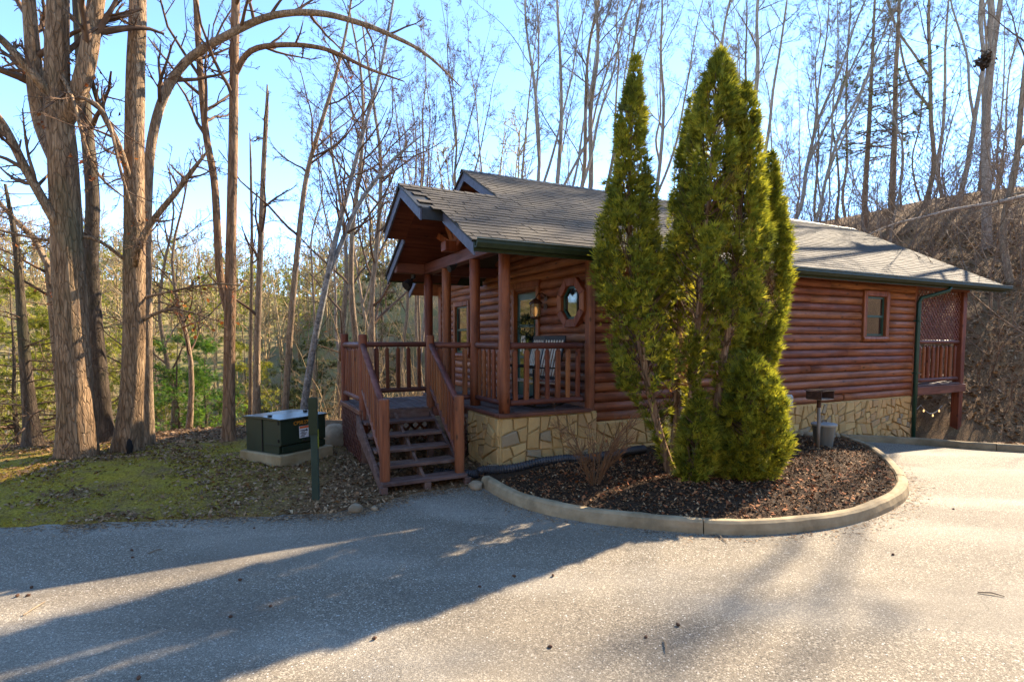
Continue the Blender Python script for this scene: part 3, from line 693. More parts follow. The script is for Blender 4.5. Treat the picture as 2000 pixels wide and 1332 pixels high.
# --- railings
def baluster_mesh(h, w=.072, d=.05):
    pts = [(w * .22, 0), (w * .5, .035), (w * .5, h - .04), (w * .1, h)]
    V = []; F = []
    for r, z in pts:
        k = d / w
        for q in ((-r, -r*k*.6), (-r*.6, -r*k), (r*.6, -r*k), (r, -r*k*.6), (r, r*k*.6), (r*.6, r*k), (-r*.6, r*k), (-r, r*k*.6)): V.append((q[0], q[1], z))
    for j in range(3):
        for i in range(8): F.append((j*8+i, j*8+(i+1) % 8, (j+1)*8+(i+1) % 8, (j+1)*8+i))
    F += [tuple(range(7, -1, -1)), tuple(range(24, 32))]
    me = MB().add(V, F).mesh('baluster'); me.materials.append(M_balus); return me
BAL = [baluster_mesh(.80, w) for w in (.066, .074, .082)]
def railing(a, b, ztop=.98, step=.158, inset=.09, zbot=.14):
    a, b = Vector((a[0], a[1], 0)), Vector((b[0], b[1], 0)); d = b - a; n = d.normalized(); Lr = d.length
    mt = M_railx if abs(n.x) > abs(n.y) else M_raily
    r = empty('railing', (0, 0, 0)); r.parent = cab
    for z, rad, nm in ((DZ + ztop, .047, 'top_rail'), (DZ + zbot, .045, 'bottom_rail')):
        pts = [a + n * (inset + (Lr - 2 * inset) * k / 8) + Vector((0, 0, z)) for k in range(9)]; ph = RN.random() * 9
        MB().tube(pts, [rad * (1 + (float(vnoise(k * .8, ph)) - .5) * .14) for k in range(9)], 12).build(nm, mt, r, smooth=True)
    k = max(1, int((Lr - 2 * inset - .06) / step)); st = (Lr - 2 * inset) / (k + 0.0)
    for i in range(k):
        p = a + n * (inset + st * (i + .5)); me = RN.choice(BAL)
        ob('baluster', me, None, r, (p.x, p.y, DZ + .135), ((RN.random() - .5) * .02, (RN.random() - .5) * .025, math.atan2(n.y, n.x) + (RN.random() - .5) * .2))
    return r
railing((0, 0), (XW0 - .06, 0)); railing((0, 0), (0, 1.07))
# landing posts and rails
LPOST = [(LX0 + .04, 1.36), (LX0 + .04, 2.84), (-.67, 1.34)]
for (x, y), zt in zip(LPOST, (2.07, 2.09, 2.06)): post(x, y, DZ - .02 if x > -1 else DZ - .35, zt, .066, chamfer=True)
railing(LPOST[0], LPOST[1], inset=.05, step=.14); railing(LPOST[1], (-.02, 2.86), inset=.06, step=.19); railing(LPOST[2], (0, 1.07), inset=.07, step=.15)
railing((0, 2.37), (0, 3.39), inset=.08)
# --- staircase
st = empty('staircase'); st.parent = cab
NT = 5; RISE = DZ / 6; RUN = .312; SX0, SX1 = -1.82, -.72
for k in range(1, NT + 1):
    yb = 1.30 - RUN * (k - 1) - (.0 if k > 1 else .002); z = DZ - RISE * k; yf = 1.30 - RUN * k - .025
    x0, x1 = (SX0 - .05, SX1 + .02) if k == NT else (SX0 + .012, SX1 - .012)
    for a, b in ((yf, yf + .15), (yf + .158, yf + .305)):
        MB().box((x0 + RN.random() * .004, a, z - .042), (x1, b, z + (RN.random() - .5) * .004)).build('tread', M_tread, st, .006)
    MB().box((-1.30, yf + .06, z - .15), (-1.22, yf + .30, z - .044)).build('riser_block', M_tread, st)
def stringer(x0, x1):
    y_b = 1.30 - RUN * NT; pts = [(1.30, DZ - .07), (1.30, DZ - .36), (y_b + .02, -.02), (y_b + .02, .10)]
    MB().prism(pts, 0, x0, x1).build('stringer', M_tread, st, .004)
stringer(SX0 - .05, SX0 - .005); stringer(SX1 + .005, SX1 + .05); stringer(-1.29, -1.25)
for x in (SX0 - .03, -1.27, SX1 + .02): MB().box((x - .045, -.29, -.12), (x + .045, -.2, RISE - .045)).build('foot_block', M_tread, st, .004)
NEW = [(-1.80, -.13), (-.755, -.12)]
for (x, y) in NEW: post(x, y, RISE + .001, 1.225, .068, st, 'newel_post', True)
STB = [baluster_mesh(.74, .07)]
for (xa, ya), (xb, yb) in (((LPOST[0][0] - .01, LPOST[0][1] - .05), NEW[0]), ((LPOST[2][0], LPOST[2][1] - .05), NEW[1])):
    for za, zb, rr, nm in ((1.90, 1.12, .046, 'handrail'), (1.22, .38, .040, 'lower_rail')):
        A, B = Vector((xa, ya, za)), Vector((xb, yb + .05, zb))
        MB().tube([A.lerp(B, k / 6) for k in range(7)], [rr * (1 + .08 * math.sin(k * 2.3 + xa)) for k in range(7)], 10).build(nm, M_raily, st, smooth=True)
    for k in range(9):
        f = (k + .6) / 9.4; z = 1.18 + (.36 - 1.18) * f
        ob('baluster', STB[0], None, st, (xa + (xb - xa) * f, ya + (yb + .05 - ya) * f, z), (0, 0, PI / 2))
# --- lattice skirts: crossed slats in a frame, each slat single
def lattice(x0, x1, z0, z1, place, sw=.032, gap=.085, th=.007, parent=None, mat=None):
    pn = empty('lattice_panel'); pn.parent = parent or cab
    W, H = x1 - x0, z1 - z0
    for layer, sg in ((0, 1), (1, -1)):
        k = -H
        while k < W:
            a0, b0 = (k, 0.0), (k + H, H)
            ta = max(0.0, -k); tb = min(H, W - k)
            if tb - ta > .03:
                p, q = (k + ta, ta), (k + tb, tb)
                if sg < 0: p, q = (W - p[0], p[1]), (W - q[0], q[1])
                A, B = place(x0 + p[0], z0 + p[1], layer * th * 1.2), place(x0 + q[0], z0 + q[1], layer * th * 1.2)
                nrm = Vector(place(x0, z0, 1.0)) - Vector(place(x0, z0, 0.0))
                MB().bar(A, B, sw, th, nrm).build('slat', mat or M_lat, pn)
            k += gap * 1.414
    return pn
lattice(LY0 + .06, LY1, -.25, DZ - .1, lambda a, z, d: (LX0 - .012 - d, a, z), gap=.085)
lattice(LX0 + .1, -.15, -.2, DZ - .2, lambda a, z, d: (a, LY1 - .02 - d, z), gap=.13, sw=.045)
lattice(.02 + 1.1, LY0, -.2, DZ - .2, lambda a, z, d: (-.13 - d, a, z), gap=.1)
for x, y in ((LX0 + .04, LY0 + .07), (LX0 + .04, LY1 - .05), (-.68, LY0 + .05)): MB().box((x - .045, y - .045, -.5), (x + .045, y + .045, DZ - .165)).build('landing_leg', M_tread, cab, .005)
# --- front door with glass, octagon window, side windows
door = MB().box((XW0 - .02, 1.62, DZ), (XW0 + .02, 2.44, 2.86)).build('door', M_spout, cab, .003)
for lo, hi in (((XW0 - .095, 1.50, DZ), (XW0 + .01, 1.60, 2.96)), ((XW0 - .095, 2.46, DZ), (XW0 + .01, 2.56, 2.96)), ((XW0 - .10, 1.48, 2.963), (XW0 + .01, 2.58, 3.07))):
    MB().box(lo, hi).build('frame', M_trim, door, .008)
for z0, z1 in ((1.15, 1.62), (1.68, 2.22), (2.28, 2.74)): MB().box((XW0 - .028, 1.76, z0), (XW0 - .022, 2.30, z1)).build('pane', M_glass, door)
for z in (1.65, 2.25): MB().box((XW0 - .034, 1.74, z - .028), (XW0 - .0215, 2.32, z + .028)).build('glazing_bar', M_spout, door)
MB().tube([(XW0 - .03, 1.69, 1.92), (XW0 - .075, 1.69, 1.92)], .028, 10).build('door_knob', M_galv, door)
def octring(cy, cz, r0, r1, x0, x1, name, mat, parent):
    mb = MB()
    for k in range(8):
        a0, a1 = PI/8 + k*PI/4, PI/8 + (k+1)*PI/4 - .012
        q = [(r0*math.cos(a0), r0*math.sin(a0)), (r1*math.cos(a0), r1*math.sin(a0)), (r1*math.cos(a1), r1*math.sin(a1)), (r0*math.cos(a1), r0*math.sin(a1))]
        MB().prism([(cy + p[0], cz + p[1]) for p in q], 0, x0, x1).build(name, mat, parent, .006)
ow = MB().prism([(.42 + .29*math.cos(PI/8+k*PI/4), 2.59 + .29*math.sin(PI/8+k*PI/4)) for k in range(8)], 0, XW0 - .05, XW0 - .02).build('window', M_glass, cab, label='octagonal window with dark green inner frame beside the door')
octring(.42, 2.59, .29, .43, XW0 - .125, XW0 - .015, 'trim_board', M_trim, ow)
octring(.42, 2.59, .245, .289, XW0 - .075, XW0 - .045, 'frame', M_spout, ow)
def window(w0, w1, z0, z1, place, label, trimw=.12):
    """place(a, d, z): a along the wall, d outwards"""
    def bx(mb, a0, a1, d0, d1, c0, c1):
        pts = [place(a, d, z) for a in (a0, a1) for d in (d0, d1) for z in (c0, c1)]
        lo = [min(p[i] for p in pts) for i in range(3)]; hi = [max(p[i] for p in pts) for i in range(3)]
        return mb.box(lo, hi)
    w = bx(MB(), w0, w1, -.03, .002, z0, z1).build('window', M_dark, cab, label=label); zm = (z0 + z1) / 2
    for c0, c1, d in ((z0 + .03, zm - .02, .012), (zm + .02, z1 - .03, .022)): bx(MB(), w0 + .03, w1 - .03, d, d + .004, c0, c1).build('pane', M_glass, w)
    for (a0, a1, c0, c1) in ((w0, w0 + .045, z0, z1), (w1 - .045, w1, z0, z1), (w0 + .047, w1 - .047, z0, z0 + .05), (w0 + .047, w1 - .047, z1 - .045, z1), (w0 + .047, w1 - .047, zm - .025, zm + .025)):
        bx(MB(), a0, a1, .004, .04, c0, c1).build('sash', M_spout, w, .003)
    for (a0, a1, c0, c1) in ((w0 - trimw, w0 - .002, z0 - .03, z1 + trimw), (w1 + .002, w1 + trimw, z0 - .03, z1 + trimw), (w0, w1, z1 + .002, z1 + trimw)):
        bx(MB(), a0, a1, .0, .10, c0, c1).build('trim_board', M_trim, w, .01)
    A, B = Vector(place(w0 - trimw * .9, .06, z0 - .055)), Vector(place(w1 + trimw * .9, .06, z0 - .055))
    MB().tube([A.lerp(B, k / 4) for k in range(5)], .06, 10).build('sill', M_trim, w, smooth=False)
    return w
window(8.66, 9.36, 2.06, 2.92, lambda a, d, z: (a, -d, z), 'small sash window with orange-brown trim on the long side wall')
window(4.86, 5.62, 1.66, 2.78, lambda a, d, z: (XW0 - d, a, z), 'sash window behind the porch posts')
# --- downspout
MB().tube([(11.05, -.52, EZ - .11), (11.03, -.50, EZ - .2), (10.80, -.28, EZ - .30), (10.62, -.14, EZ - .36), (10.58, -.125, EZ - .48), (10.58, -.125, 1.6), (10.58, -.125, -.35)], [.045] * 7, 10).build('downspout', M_spout, cab, smooth=True)
for z in (2.4, 1.2): MB().box((10.525, -.178, z), (10.635, -.05, z + .03)).build('downspout_strap', M_spout, cab)
# --- covered deck at the back
bd = MB().box((10.66, -.02, DZ - .22), (12.95, 3.4, DZ - .035)).build('rear_deck', M_tread, cab)
for k in range(16): MB().box((10.66 + k * .143, -.06, DZ - .033), (10.66 + k * .143 + .137, 3.4, DZ - .002)).build('plank', M_deck, bd, .003)
MB().box((10.66, -.095, DZ - .24), (12.93, -.023, DZ - .045)).build('rim_beam', M_railx, cab, .008)
MB().box((10.62, -.075, 3.16), (12.95, .075, 3.36)).build('rear_beam', M_railx, cab, .008)
for x, y in ((12.78, 0.02), (12.78, 3.3)): MB().box((x - .09, y - .09, -1.4), (x + .09, y + .09, 3.158)).build('rear_post', M_post, cab, .012)
lattice(10.68, 12.68, 1.98, 3.15, lambda a, z, d: (a, .0 - d, z), gap=.088, sw=.036)
for z, r in ((1.93, .045), (DZ + .1, .048)): MB().tube([(10.66 + k * .4, .01, z) for k in range(6)], r, 10).build('rear_rail', M_railx, cab, smooth=True)
for k in range(10): ob('baluster', BAL[2], None, cab, (10.75 + k * .2, .01, DZ + .12), (0, 0, (RN.random() - .5) * .3))
# more rails on the rear deck's end
for z in (1.93, DZ + .1): MB().tube([(12.78, .1 + k * .8, z) for k in range(5)], .045, 8).build('rear_rail', M_raily, cab, smooth=True)
for k in range(18): ob('baluster', BAL[k % 3], None, cab, (12.78, .25 + k * .17, DZ + .12), (0, 0, PI / 2))
# ------------------------------------------------------------------ things round the cabin
HM = Matrix.Translation((HX, HY, 0)) @ Matrix.Rotation(ANG, 4, 'Z')
def hp(s, v, z): return HM @ Vector((s, v, z))
# wall lantern beside the door
p = hp(XW0 - .06, 1.30, 2.52)
lan = empty('wall_lantern', p, ANG, label='copper-brown lantern with amber glass lit beside the front door', cat='lantern')
M_copper = simple('aged_copper', (.05, .022, .014), (.11, .05, .032), 14, rough=.5, metal=.4)
MB().box((.0, -.06, -.02), (.03, .06, .30)).build('wall_plate', M_copper, lan, .006)
MB().tube([(.02, 0, .22), (-.06, 0, .28), (-.15, 0, .27), (-.20, 0, .19)], .012, 8).build('arm', M_copper, lan, smooth=True)
MB().lathe([(.02, .19), (.05, .175), (.12, .115), (.125, .095), (.115, .095)], 8, -.20).build('lamp_cap', M_copper, lan)
MB().lathe([(.096, .092), (.085, -.13), (.075, -.13), (.088, .092)], 8, -.20).build('lamp_glass', M_lampg, lan)
MB().lathe([(.095, -.13), (.09, -.155), (.03, -.175)], 8, -.20).build('lamp_base', M_copper, lan)
for k in range(4):
    a = PI / 4 + k * PI / 2; MB().bar((-.20 + .098 * math.cos(a), .098 * math.sin(a), .095), (-.20 + .088 * math.cos(a), .088 * math.sin(a), -.135), .012, .012).build('lamp_rib', M_copper, lan)
MB().lathe([(.008, -.12), (.03, -.07), (.034, -.03), (.02, .03), (.006, .05)], 10, -.20).build('bulb', M_bulb, lan, smooth=True)
# wreath on the door
rng = np.random.default_rng(21)
p = hp(XW0 - .065, 2.02, 2.22)
wr = empty('door_wreath', p, ANG, label='dark green wreath with a pale bow hanging on the front door', cat='wreath')
V, T = [], []
for k in range(420):
    a = rng.random() * 2 * PI; r = .19 + rng.normal() * .025; c = np.array([rng.normal() * .02 - .01, r * math.cos(a), r * math.sin(a)])
    d = np.array([rng.normal() * .6 - .3, math.cos(a) + rng.normal() * .8, math.sin(a) + rng.normal() * .8]); d /= np.linalg.norm(d); w = np.cross(d, rng.normal(size=3)); w /= np.linalg.norm(w)
    n0 = len(V); V += [c - w * .008, c + w * .008, c + d * (.05 + .04 * rng.random())]; T.append((n0, n0 + 1, n0 + 2))
ob('wreath_greens', npmesh('wreath_greens', V, None, T), island('wreath_green', [(0, (.008, .02, .01)), (.7, (.02, .045, .02)), (1, (.05, .07, .03))]), wr)
for dy, s1, s2 in ((-.05, -.13, .02), (.04, -.30, -.1), (-.02, -.34, -.1)):
    MB().bar((-.05, dy, -.16), (-.055, dy * 1.8 + .02, -.16 + s1), .05, .006, (1, 0, 0)).build('ribbon', M_cream, wr)
# rocking chairs
def rocker(name, x, y, rz, label):
    r = empty(name, hp(x, y, DZ), ANG + rz, label=label, cat='rocking chair', group='rocking chairs on the porch')
    for sy in (-.25, .25):
        pts = [(-.42 + .84 * k / 10, sy, .02 + .25 * ((k - 5) / 10) ** 2) for k in range(11)]
        MB().tube(pts, .018, 6).build('rocker_runner', M_black, r, smooth=True)
        MB().tube([(-.22, sy, .05), (-.24, sy, .62)], .02, 8).build('front_leg', M_black, r)
        MB().tube([(.20, sy, .05), (.20, sy, .42), (.38, sy, 1.10)], .02, 8).build('rear_leg', M_black, r)
        MB().bar((-.3, sy, .64), (.27, sy, .62), .07, .022).build('armrest', M_black, r, .005)
    for k in range(9): MB().bar((-.26 + k * .056, -.25, .42 - k * .006), (-.26 + k * .056, .25, .42 - k * .006), .044, .014).build('seat_slat', M_cream, r)
    for k in range(7): MB().bar((.20, -.21 + k * .07, .43), (.365, -.21 + k * .07, 1.06), .032, .012, (1, 0, 0)).build('back_slat', M_cream, r)
    MB().bar((.375, -.27, 1.09), (.375, .27, 1.09), .03, .09).build('head_rail', M_black, r, .006)
    MB().bar((.21, -.25, .46), (.21, .25, .46), .03, .05).build('back_rail', M_black, r)
rocker('rocking_chair', .78, .42, .12, 'black and cream slatted rocking chair nearest the arborvitae on the porch')
rocker('rocking_chair', .86, 1.12, -.1, 'black and cream slatted rocking chair in front of the door')
# flood lamp under the far eave
fl = empty('floodlight', hp(-.30, 3.42, 3.26), ANG, label='black twin floodlight hanging under the far porch eave', cat='floodlight')
MB().tube([(0, 0, .0), (0, 0, -.08)], .045, 10).build('mount', M_black, fl)
for sx, sy in ((-1, -.6), (-.4, 1)):
    d = Vector((sx, sy, -.9)).normalized(); MB().tube([(0, 0, -.07), d * .10 + Vector((0, 0, -.07)), d * .14 + Vector((0, 0, -.07)), d * .27 + Vector((0, 0, -.07))], [.02, .03, .07, .085], 12).build('lamp_head', M_black, fl)
fs = empty('floodlight', hp(-.14, 1.50, 3.25), ANG, label='small dark spotlight fixed to the porch beam below the truss', cat='floodlight')
MB().tube([(0, 0, 0), (-.03, 0, -.05)], .02, 8).build('mount', M_black, fs); MB().tube([(-.03, 0, -.04), (-.08, -.02, -.07), (-.15, -.04, -.10)], [.03, .05, .055], 12).build('lamp_head', M_black, fs)
# meter boxes on the side wall
b1 = empty('utility_box', hp(5.98, -.07, .68), ANG, label='grey electrical box on the log wall beside the arborvitae', cat='utility box')
MB().box((0, -.10, 0), (.17, 0, .24)).build('box_body', M_grey, b1, .01); MB().prism([(-.135, .02), (-.10, .0), (-.10, .25), (-.14, .2)], 0, -.01, .18).build('cover', M_grey, b1, .006)
MB().tube([(.08, -.04, 0), (.08, -.04, -.5)], .014, 8).build('conduit', M_grey, b1)
b2 = empty('utility_box', hp(5.62, -.07, .70), ANG, label='white vent cover on the log wall, half hidden by the arborvitae', cat='utility box')
MB().box((0, -.05, 0), (.2, 0, .2)).build('vent_plate', M_white, b2, .01); MB().prism([(-.12, .03), (-.05, .03), (-.05, .18)], 0, .02, .18).build('vent_hood', M_white, b2)
# corrugated drain pipe along the porch base
pw = [(-.95, .35, .05), (-.55, -.05, .08), (-.15, -.30, .16), (.45, -.42, .21), (1.0, -.52, .24), (1.5, -.55, .26), (1.95, -.50, .27), (2.25, -.45, .26)]
path = [hp(*p_) for p_ in [tuple(q) for q in spline(pw, 30)]]
path = [Vector((p_.x, p_.y, max(p_.z, gz1(p_.x, p_.y) + .045))) for p_ in path]
MB().tube(path, [.068 if k % 2 else .056 for k in range(len(path))], 14).build('drain_pipe', M_pipe, None, smooth=False, label='black corrugated drain pipe along the foot of the porch stonework', cat='pipe')
# dustbin and park grill
g = gp(1608, 868, .18); gzv = gz1(*g)
bn = empty('ash_bin', (g[0], g[1], gzv - .01), .3, label='grey galvanised ash bin with lid standing by the kerb', cat='bin')
MB().lathe([(.14, 0), (.145, .01), (.185, .36), (.19, .37), (.18, .375)], 28).build('bin_body', M_galv, bn, smooth=False)
MB().lathe([(.205, .365), (.207, .395), (.19, .405), (.06, .42), (.0, .422)], 28).build('bin_lid', M_lid, bn)
MB().tube([(-.05, 0, .415), (-.045, 0, .45), (.045, 0, .45), (.05, 0, .415)], .009, 8).build('lid_handle', M_black, bn)
MB().tube([(.17, -.03, .3), (.20, -.02, .16), (.205, .0, .08)], .012, 6).build('side_handle', M_galv, bn)
g = gp(1598, 877, .17); gzv = gz1(*g)
gr = empty('park_grill', (g[0], g[1], gzv - .03), ANG + .05, label='rusty pedestal charcoal grill on a steel pole in the mulch', cat='grill')
MB().tube([(0, 0, -.1), (-.02, 0, .78)], .026, 12).build('pole', M_pole, gr, smooth=True); MB().tube([(-.02, 0, .72), (-.02, 0, .86)], .034, 12).build('pole_socket', M_rust, gr)
fb = MB().box((-.17, -.13, .855), (.17, .13, .868)).build('firebox', M_pole, gr)
MB().box((-.182, -.13, .869), (-.172, .13, 1.0)).build('side_plate', M_rust, fb); MB().box((.172, -.13, .869), (.182, .13, 1.0)).build('side_plate', M_rust, fb)
for k in range(13): MB().tube([(-.18 + k * .03, -.15, 1.012), (-.18 + k * .03, .15, 1.012)], .0055, 6).build('grate_bar', M_rust, gr)
for y in (-.15, .15): MB().tube([(-.19, y, 1.004), (.19, y, 1.004)], .007, 6).build('grate_rail', M_rust, gr)
# string of lights below the rear deck
sl = empty('string_lights', (0, 0, 0), label='string of small warm bulbs under the rear deck', cat='string lights')
a, b = hp(10.80, .35, .42), hp(12.72, .30, .30)
pts = [a.lerp(b, k / 14) - Vector((0, 0, .22 * math.sin(PI * ((k * 2) % 14) / 14))) for k in range(15)]
MB().tube(pts, .006, 5).build('wire', M_white, sl)
for k in (2, 5, 8, 11, 13): MB().lathe([(.006, .035), (.012, .02), (.019, -.005), (.014, -.022), (.003, -.032)], 10).build('bulb', M_bulb, sl, smooth=True).location = pts[k] - Vector((0, 0, .05))
# transformer cabinet on its pad
tp = atz(548, 917, .10); tang = math.radians(90 - 29.5)
pd_ = empty('concrete_pad', (tp.x, tp.y, .06), tang, label='low stained concrete pad under the green transformer box', cat='pad')
MB().box((0, 0, -.1), (1.0, .95, .235)).build('pad_slab', M_pad, pd_, .015)
tb = empty('transformer_box', (tp.x, tp.y, .296), tang, label='dark green pad-mounted transformer cabinet lettered CP50.279', cat='transformer')
MB().prism([(.10, 0), (.86, 0), (.86, .50), (.06, .50), (.06, .13), (.10, .12)], 0, .06, .90).build('cabinet', M_tgreen, tb, .006)
MB().prism([(.03, .502), (.89, .502), (.89, .53), (.45, .545), (.03, .525)], 0, .03, .93).build('cabinet_lid', simple('lid_green', (.02, .03, .022), (.035, .048, .036), 3, rough=.3, bmp=.05, spec=.6), tb, .006)
MB().box((.08, .045, .02), (.88, .058, .115)).build('sill_panel', M_tgreen, tb, .004)
MB().box((.046, .46, .01), (.058, .475, .50)).build('seam', M_black, tb); MB().box((.05, .10, .125), (.058, .455, .13)).build('seam', M_black, tb)
for q in ((.10, .35), (.75, .35)): MB().box((q[0], q[1], .545), (q[0] + .05, q[1] + .05, .565)).build('lid_bolt', M_black, tb)
MB().tube([(.47, .055, .16), (.47, .02, .16)], .018, 8).build('lock_bolt', M_black, tb)
for zz in (.18, .44): MB().tube([(.052, .10, zz), (.052, .10, zz + .05)], .01, 6).build('hinge', M_black, tb)
lb = MB().box((.39, .052, .20), (.56, .058, .38)).build('warning_label', M_lab, tb, label='white warning sticker with orange header')
MB().box((.393, .048, .345), (.557, .0515, .377)).build('header', M_redpr, lb)
for k in range(5): MB().box((.405 + .02 * (k % 2), .048, .22 + k * .022), (.49 + .05 * ((k * 7) % 3) / 3, .0515, .23 + k * .022)).build('print_line', M_inkpr, lb)
MB().prism([(.50, .3), (.545, .3), (.522, .335)], 1, .048, .0515).build('print_symbol', M_inkpr, lb)
def text_mesh(txt, size):
    cu = bpy.data.curves.new('lettering', 'FONT'); cu.body = txt; cu.size = size; cu.extrude = .001
    o = bpy.data.objects.new('lettering_tmp', cu); C.objects.link(o); bpy.context.view_layer.update()
    me = bpy.data.meshes.new_from_object(o.evaluated_get(bpy.context.evaluated_depsgraph_get())); bpy.data.objects.remove(o); return me
tx = ob('lettering', text_mesh('CP50.279', .078), M_orange, tb, (.29, .056, .41), (PI / 2, 0, 0))
# green marker stake
g = atz(617, 976, .03)
sk = empty('marker_stake', (g.x, g.y, -.05), .1, label='weathered green wooden stake with a board at its top beside the stairs', cat='stake')
MB().box((-.04, -.035, -.2), (.04, .035, 1.34)).build('stake_post', M_stakeg, sk, .006); MB().box((-.055, -.055, .90), (.047, -.037, 1.345)).build('marker_board', M_green, sk, .003)
MB().box((.041, -.02, .72), (.047, .02, .95)).build('lichen_patch', simple('yellow_lichen', (.12, .13, .01), (.3, .3, .02), 30, rough=.9, bmp=.5), sk)
# loose stones
def rock_mesh(seed, sx, sy, sz):
    bm = bmesh.new(); bmesh.ops.create_icosphere(bm, subdivisions=3, radius=1)
    for v in bm.verts:
        q = v.co; n = float(fbm(q.x * 1.3 + seed, q.y * 1.3, q.z * 1.3, 3)) - .5
        f = 1 + n * .7; v.co = Vector((math.copysign(abs(q.x) ** .8, q.x) * sx * f, math.copysign(abs(q.y) ** .8, q.y) * sy * f, math.copysign(abs(q.z) ** .8, q.z) * sz * f))
    me = bpy.data.meshes.new('rock'); bm.to_mesh(me); bm.free(); me.polygons.foreach_set('use_smooth', [True] * len(me.polygons)); return me
for (px, py, sx, sy, sz, lab) in ((695, 988, .09, .08, .06, 'tan squarish stone at the edge of the drive left of the stairs'), (731, 985, .05, .04, .03, 'small orange stone by the foot of the stairs'),
        (929, 944, .13, .09, .07, 'smooth grey oval stone between the stairs and the kerb'), (966, 928, .13, .10, .07, 'greenish rounded stone at the end of the curved kerb'), (656, 872, .34, .24, .24, 'large tan boulder behind the green stake')):
    g = gp(px, py, .06); ob('rock', rock_mesh(px * .37, sx, sy, sz), M_rock, None, (g[0], g[1], max(gz1(*g), float(asph(*g))) + sz * .35), (0, 0, px % 3), label=lab, cat='rock', group='loose stones')
for k in range(9):
    s_ = 6.05 + k * .2; w_ = hw(s_, -.14 - .03 * (k % 2)); ob('edging_stone', rock_mesh(k * 3.3, .09, .06, .06), M_rock, None, (w_[0], w_[1], gz1(*w_) + .02), (0, 0, k), label='small round stone edging the mulch along the wall foot', cat='rock', group='edging stones along the wall')
# ------------------------------------------------------------------ tubes for branches, vectorised
def batch(Ps, Rs, sides):
    N, K, _ = Ps.shape; T_ = np.gradient(Ps, axis=1); T_ /= np.linalg.norm(T_, axis=2, keepdims=True) + 1e-9
    m = T_.mean(1); ref = np.where(np.abs(m[:, 2:3]) < .8, np.array([[0, 0, 1.0]]), np.array([[1.0, 0, 0]]))
    n0 = np.cross(m, ref); n0 = n0[:, None, :] - (n0[:, None, :] * T_).sum(2, keepdims=True) * T_
    n0 /= np.linalg.norm(n0, axis=2, keepdims=True) + 1e-9; b0 = np.cross(T_, n0)
    a = np.arange(sides) * 2 * PI / sides
    V = Ps[:, :, None, :] + Rs[:, :, None, None] * (np.cos(a)[None, None, :, None] * n0[:, :, None, :] + np.sin(a)[None, None, :, None] * b0[:, :, None, :])
    idx = np.arange(N * K * sides).reshape(N, K, sides); nx_ = np.roll(idx, -1, 2)
    F = np.stack([idx[:, :-1], nx_[:, :-1], nx_[:, 1:], idx[:, 1:]], -1).reshape(-1, 4)
    return V.reshape(-1, 3), F
def join(parts):
    Vs, Fs, b = [], [], 0
    for V, F in parts: Vs.append(V); Fs.append(F + b); b += len(V)
    return np.concatenate(Vs), np.concatenate(Fs)
def sprout(Pp, Rp, Lp, per, K, ang, lenr, tmin, up, wig, rr, rng, rtip=.25, rmin=.003, tmax=1.0, flat=0.0):
    N, Kp, _ = Pp.shape; n = N * per; ix = np.repeat(np.arange(N), per)
    t = tmin + (tmax - tmin) * rng.random(n); sg = t * (Kp - 1); i0 = np.minimum(sg.astype(int), Kp - 2); fr = (sg - i0)[:, None]
    p = Pp[ix, i0] * (1 - fr) + Pp[ix, i0 + 1] * fr; r = Rp[ix, i0] * (1 - fr[:, 0]) + Rp[ix, i0 + 1] * fr[:, 0]
    tn = Pp[ix, i0 + 1] - Pp[ix, i0]; tn /= np.linalg.norm(tn, axis=1, keepdims=True) + 1e-9
    q = rng.normal(size=(n, 3)); q -= (q * tn).sum(1, keepdims=True) * tn; q[:, 2] *= 1 - flat; q /= np.linalg.norm(q, axis=1, keepdims=True) + 1e-9
    a = np.radians(ang[0] + (ang[1] - ang[0]) * rng.random(n))[:, None]; d = np.cos(a) * tn + np.sin(a) * q
    Lc = lenr * Lp[ix] * (1.1 - .65 * t) * (.55 + .6 * rng.random(n)); st_ = (Lc / (K - 1))[:, None]
    out = np.empty((n, K, 3)); out[:, 0] = p
    for k in range(1, K):
        d = d + rng.normal(size=(n, 3)) * wig + np.array([0, 0, up]); d /= np.linalg.norm(d, axis=1, keepdims=True) + 1e-9
        out[:, k] = out[:, k - 1] + d * st_
    r0 = np.maximum(np.minimum(r * rr, r * .9), rmin); tp = 1 - (1 - rtip) * np.linspace(0, 1, K)[None, :]
    return out, np.maximum(r0[:, None] * tp, rmin * .7), Lc

M_bk_oak = bark('oak_bark', (.12, .07, .036), (.32, .20, .11), (.52, .36, .21), 22, .03, moss=(.10, .10, .05))
M_bk_grey = bark('grey_bark', (.13, .085, .05), (.33, .225, .135), (.5, .36, .23), 26, .015)
M_bk_red = bark('pine_bark', (.11, .058, .03), (.28, .165, .09), (.44, .28, .165), 16, .02)
M_bk_birch = bark('birch_bark', (.16, .14, .12), (.34, .31, .27), (.5, .47, .42), 14, .008, lich=(.10, .09, .075), vs=1.0)
M_bk_dark = bark('dark_bark', (.05, .035, .022), (.13, .092, .062), (.23, .165, .11), 24, .012, moss=(.08, .09, .04))
M_twig = simple('twig_bark', (.08, .045, .027), (.20, .125, .078), 5, rough=.9, bmp=0, spec=.15)
M_twigp = simple('pale_twig_bark', (.14, .10, .065), (.30, .225, .15), 5, rough=.9, bmp=0, spec=.15)
M_dryleaf = island('dry_oak_leaf', [(0, (.13, .035, .012)), (.4, (.28, .085, .025)), (.75, (.42, .15, .045)), (1, (.22, .08, .04))], .7, .35)

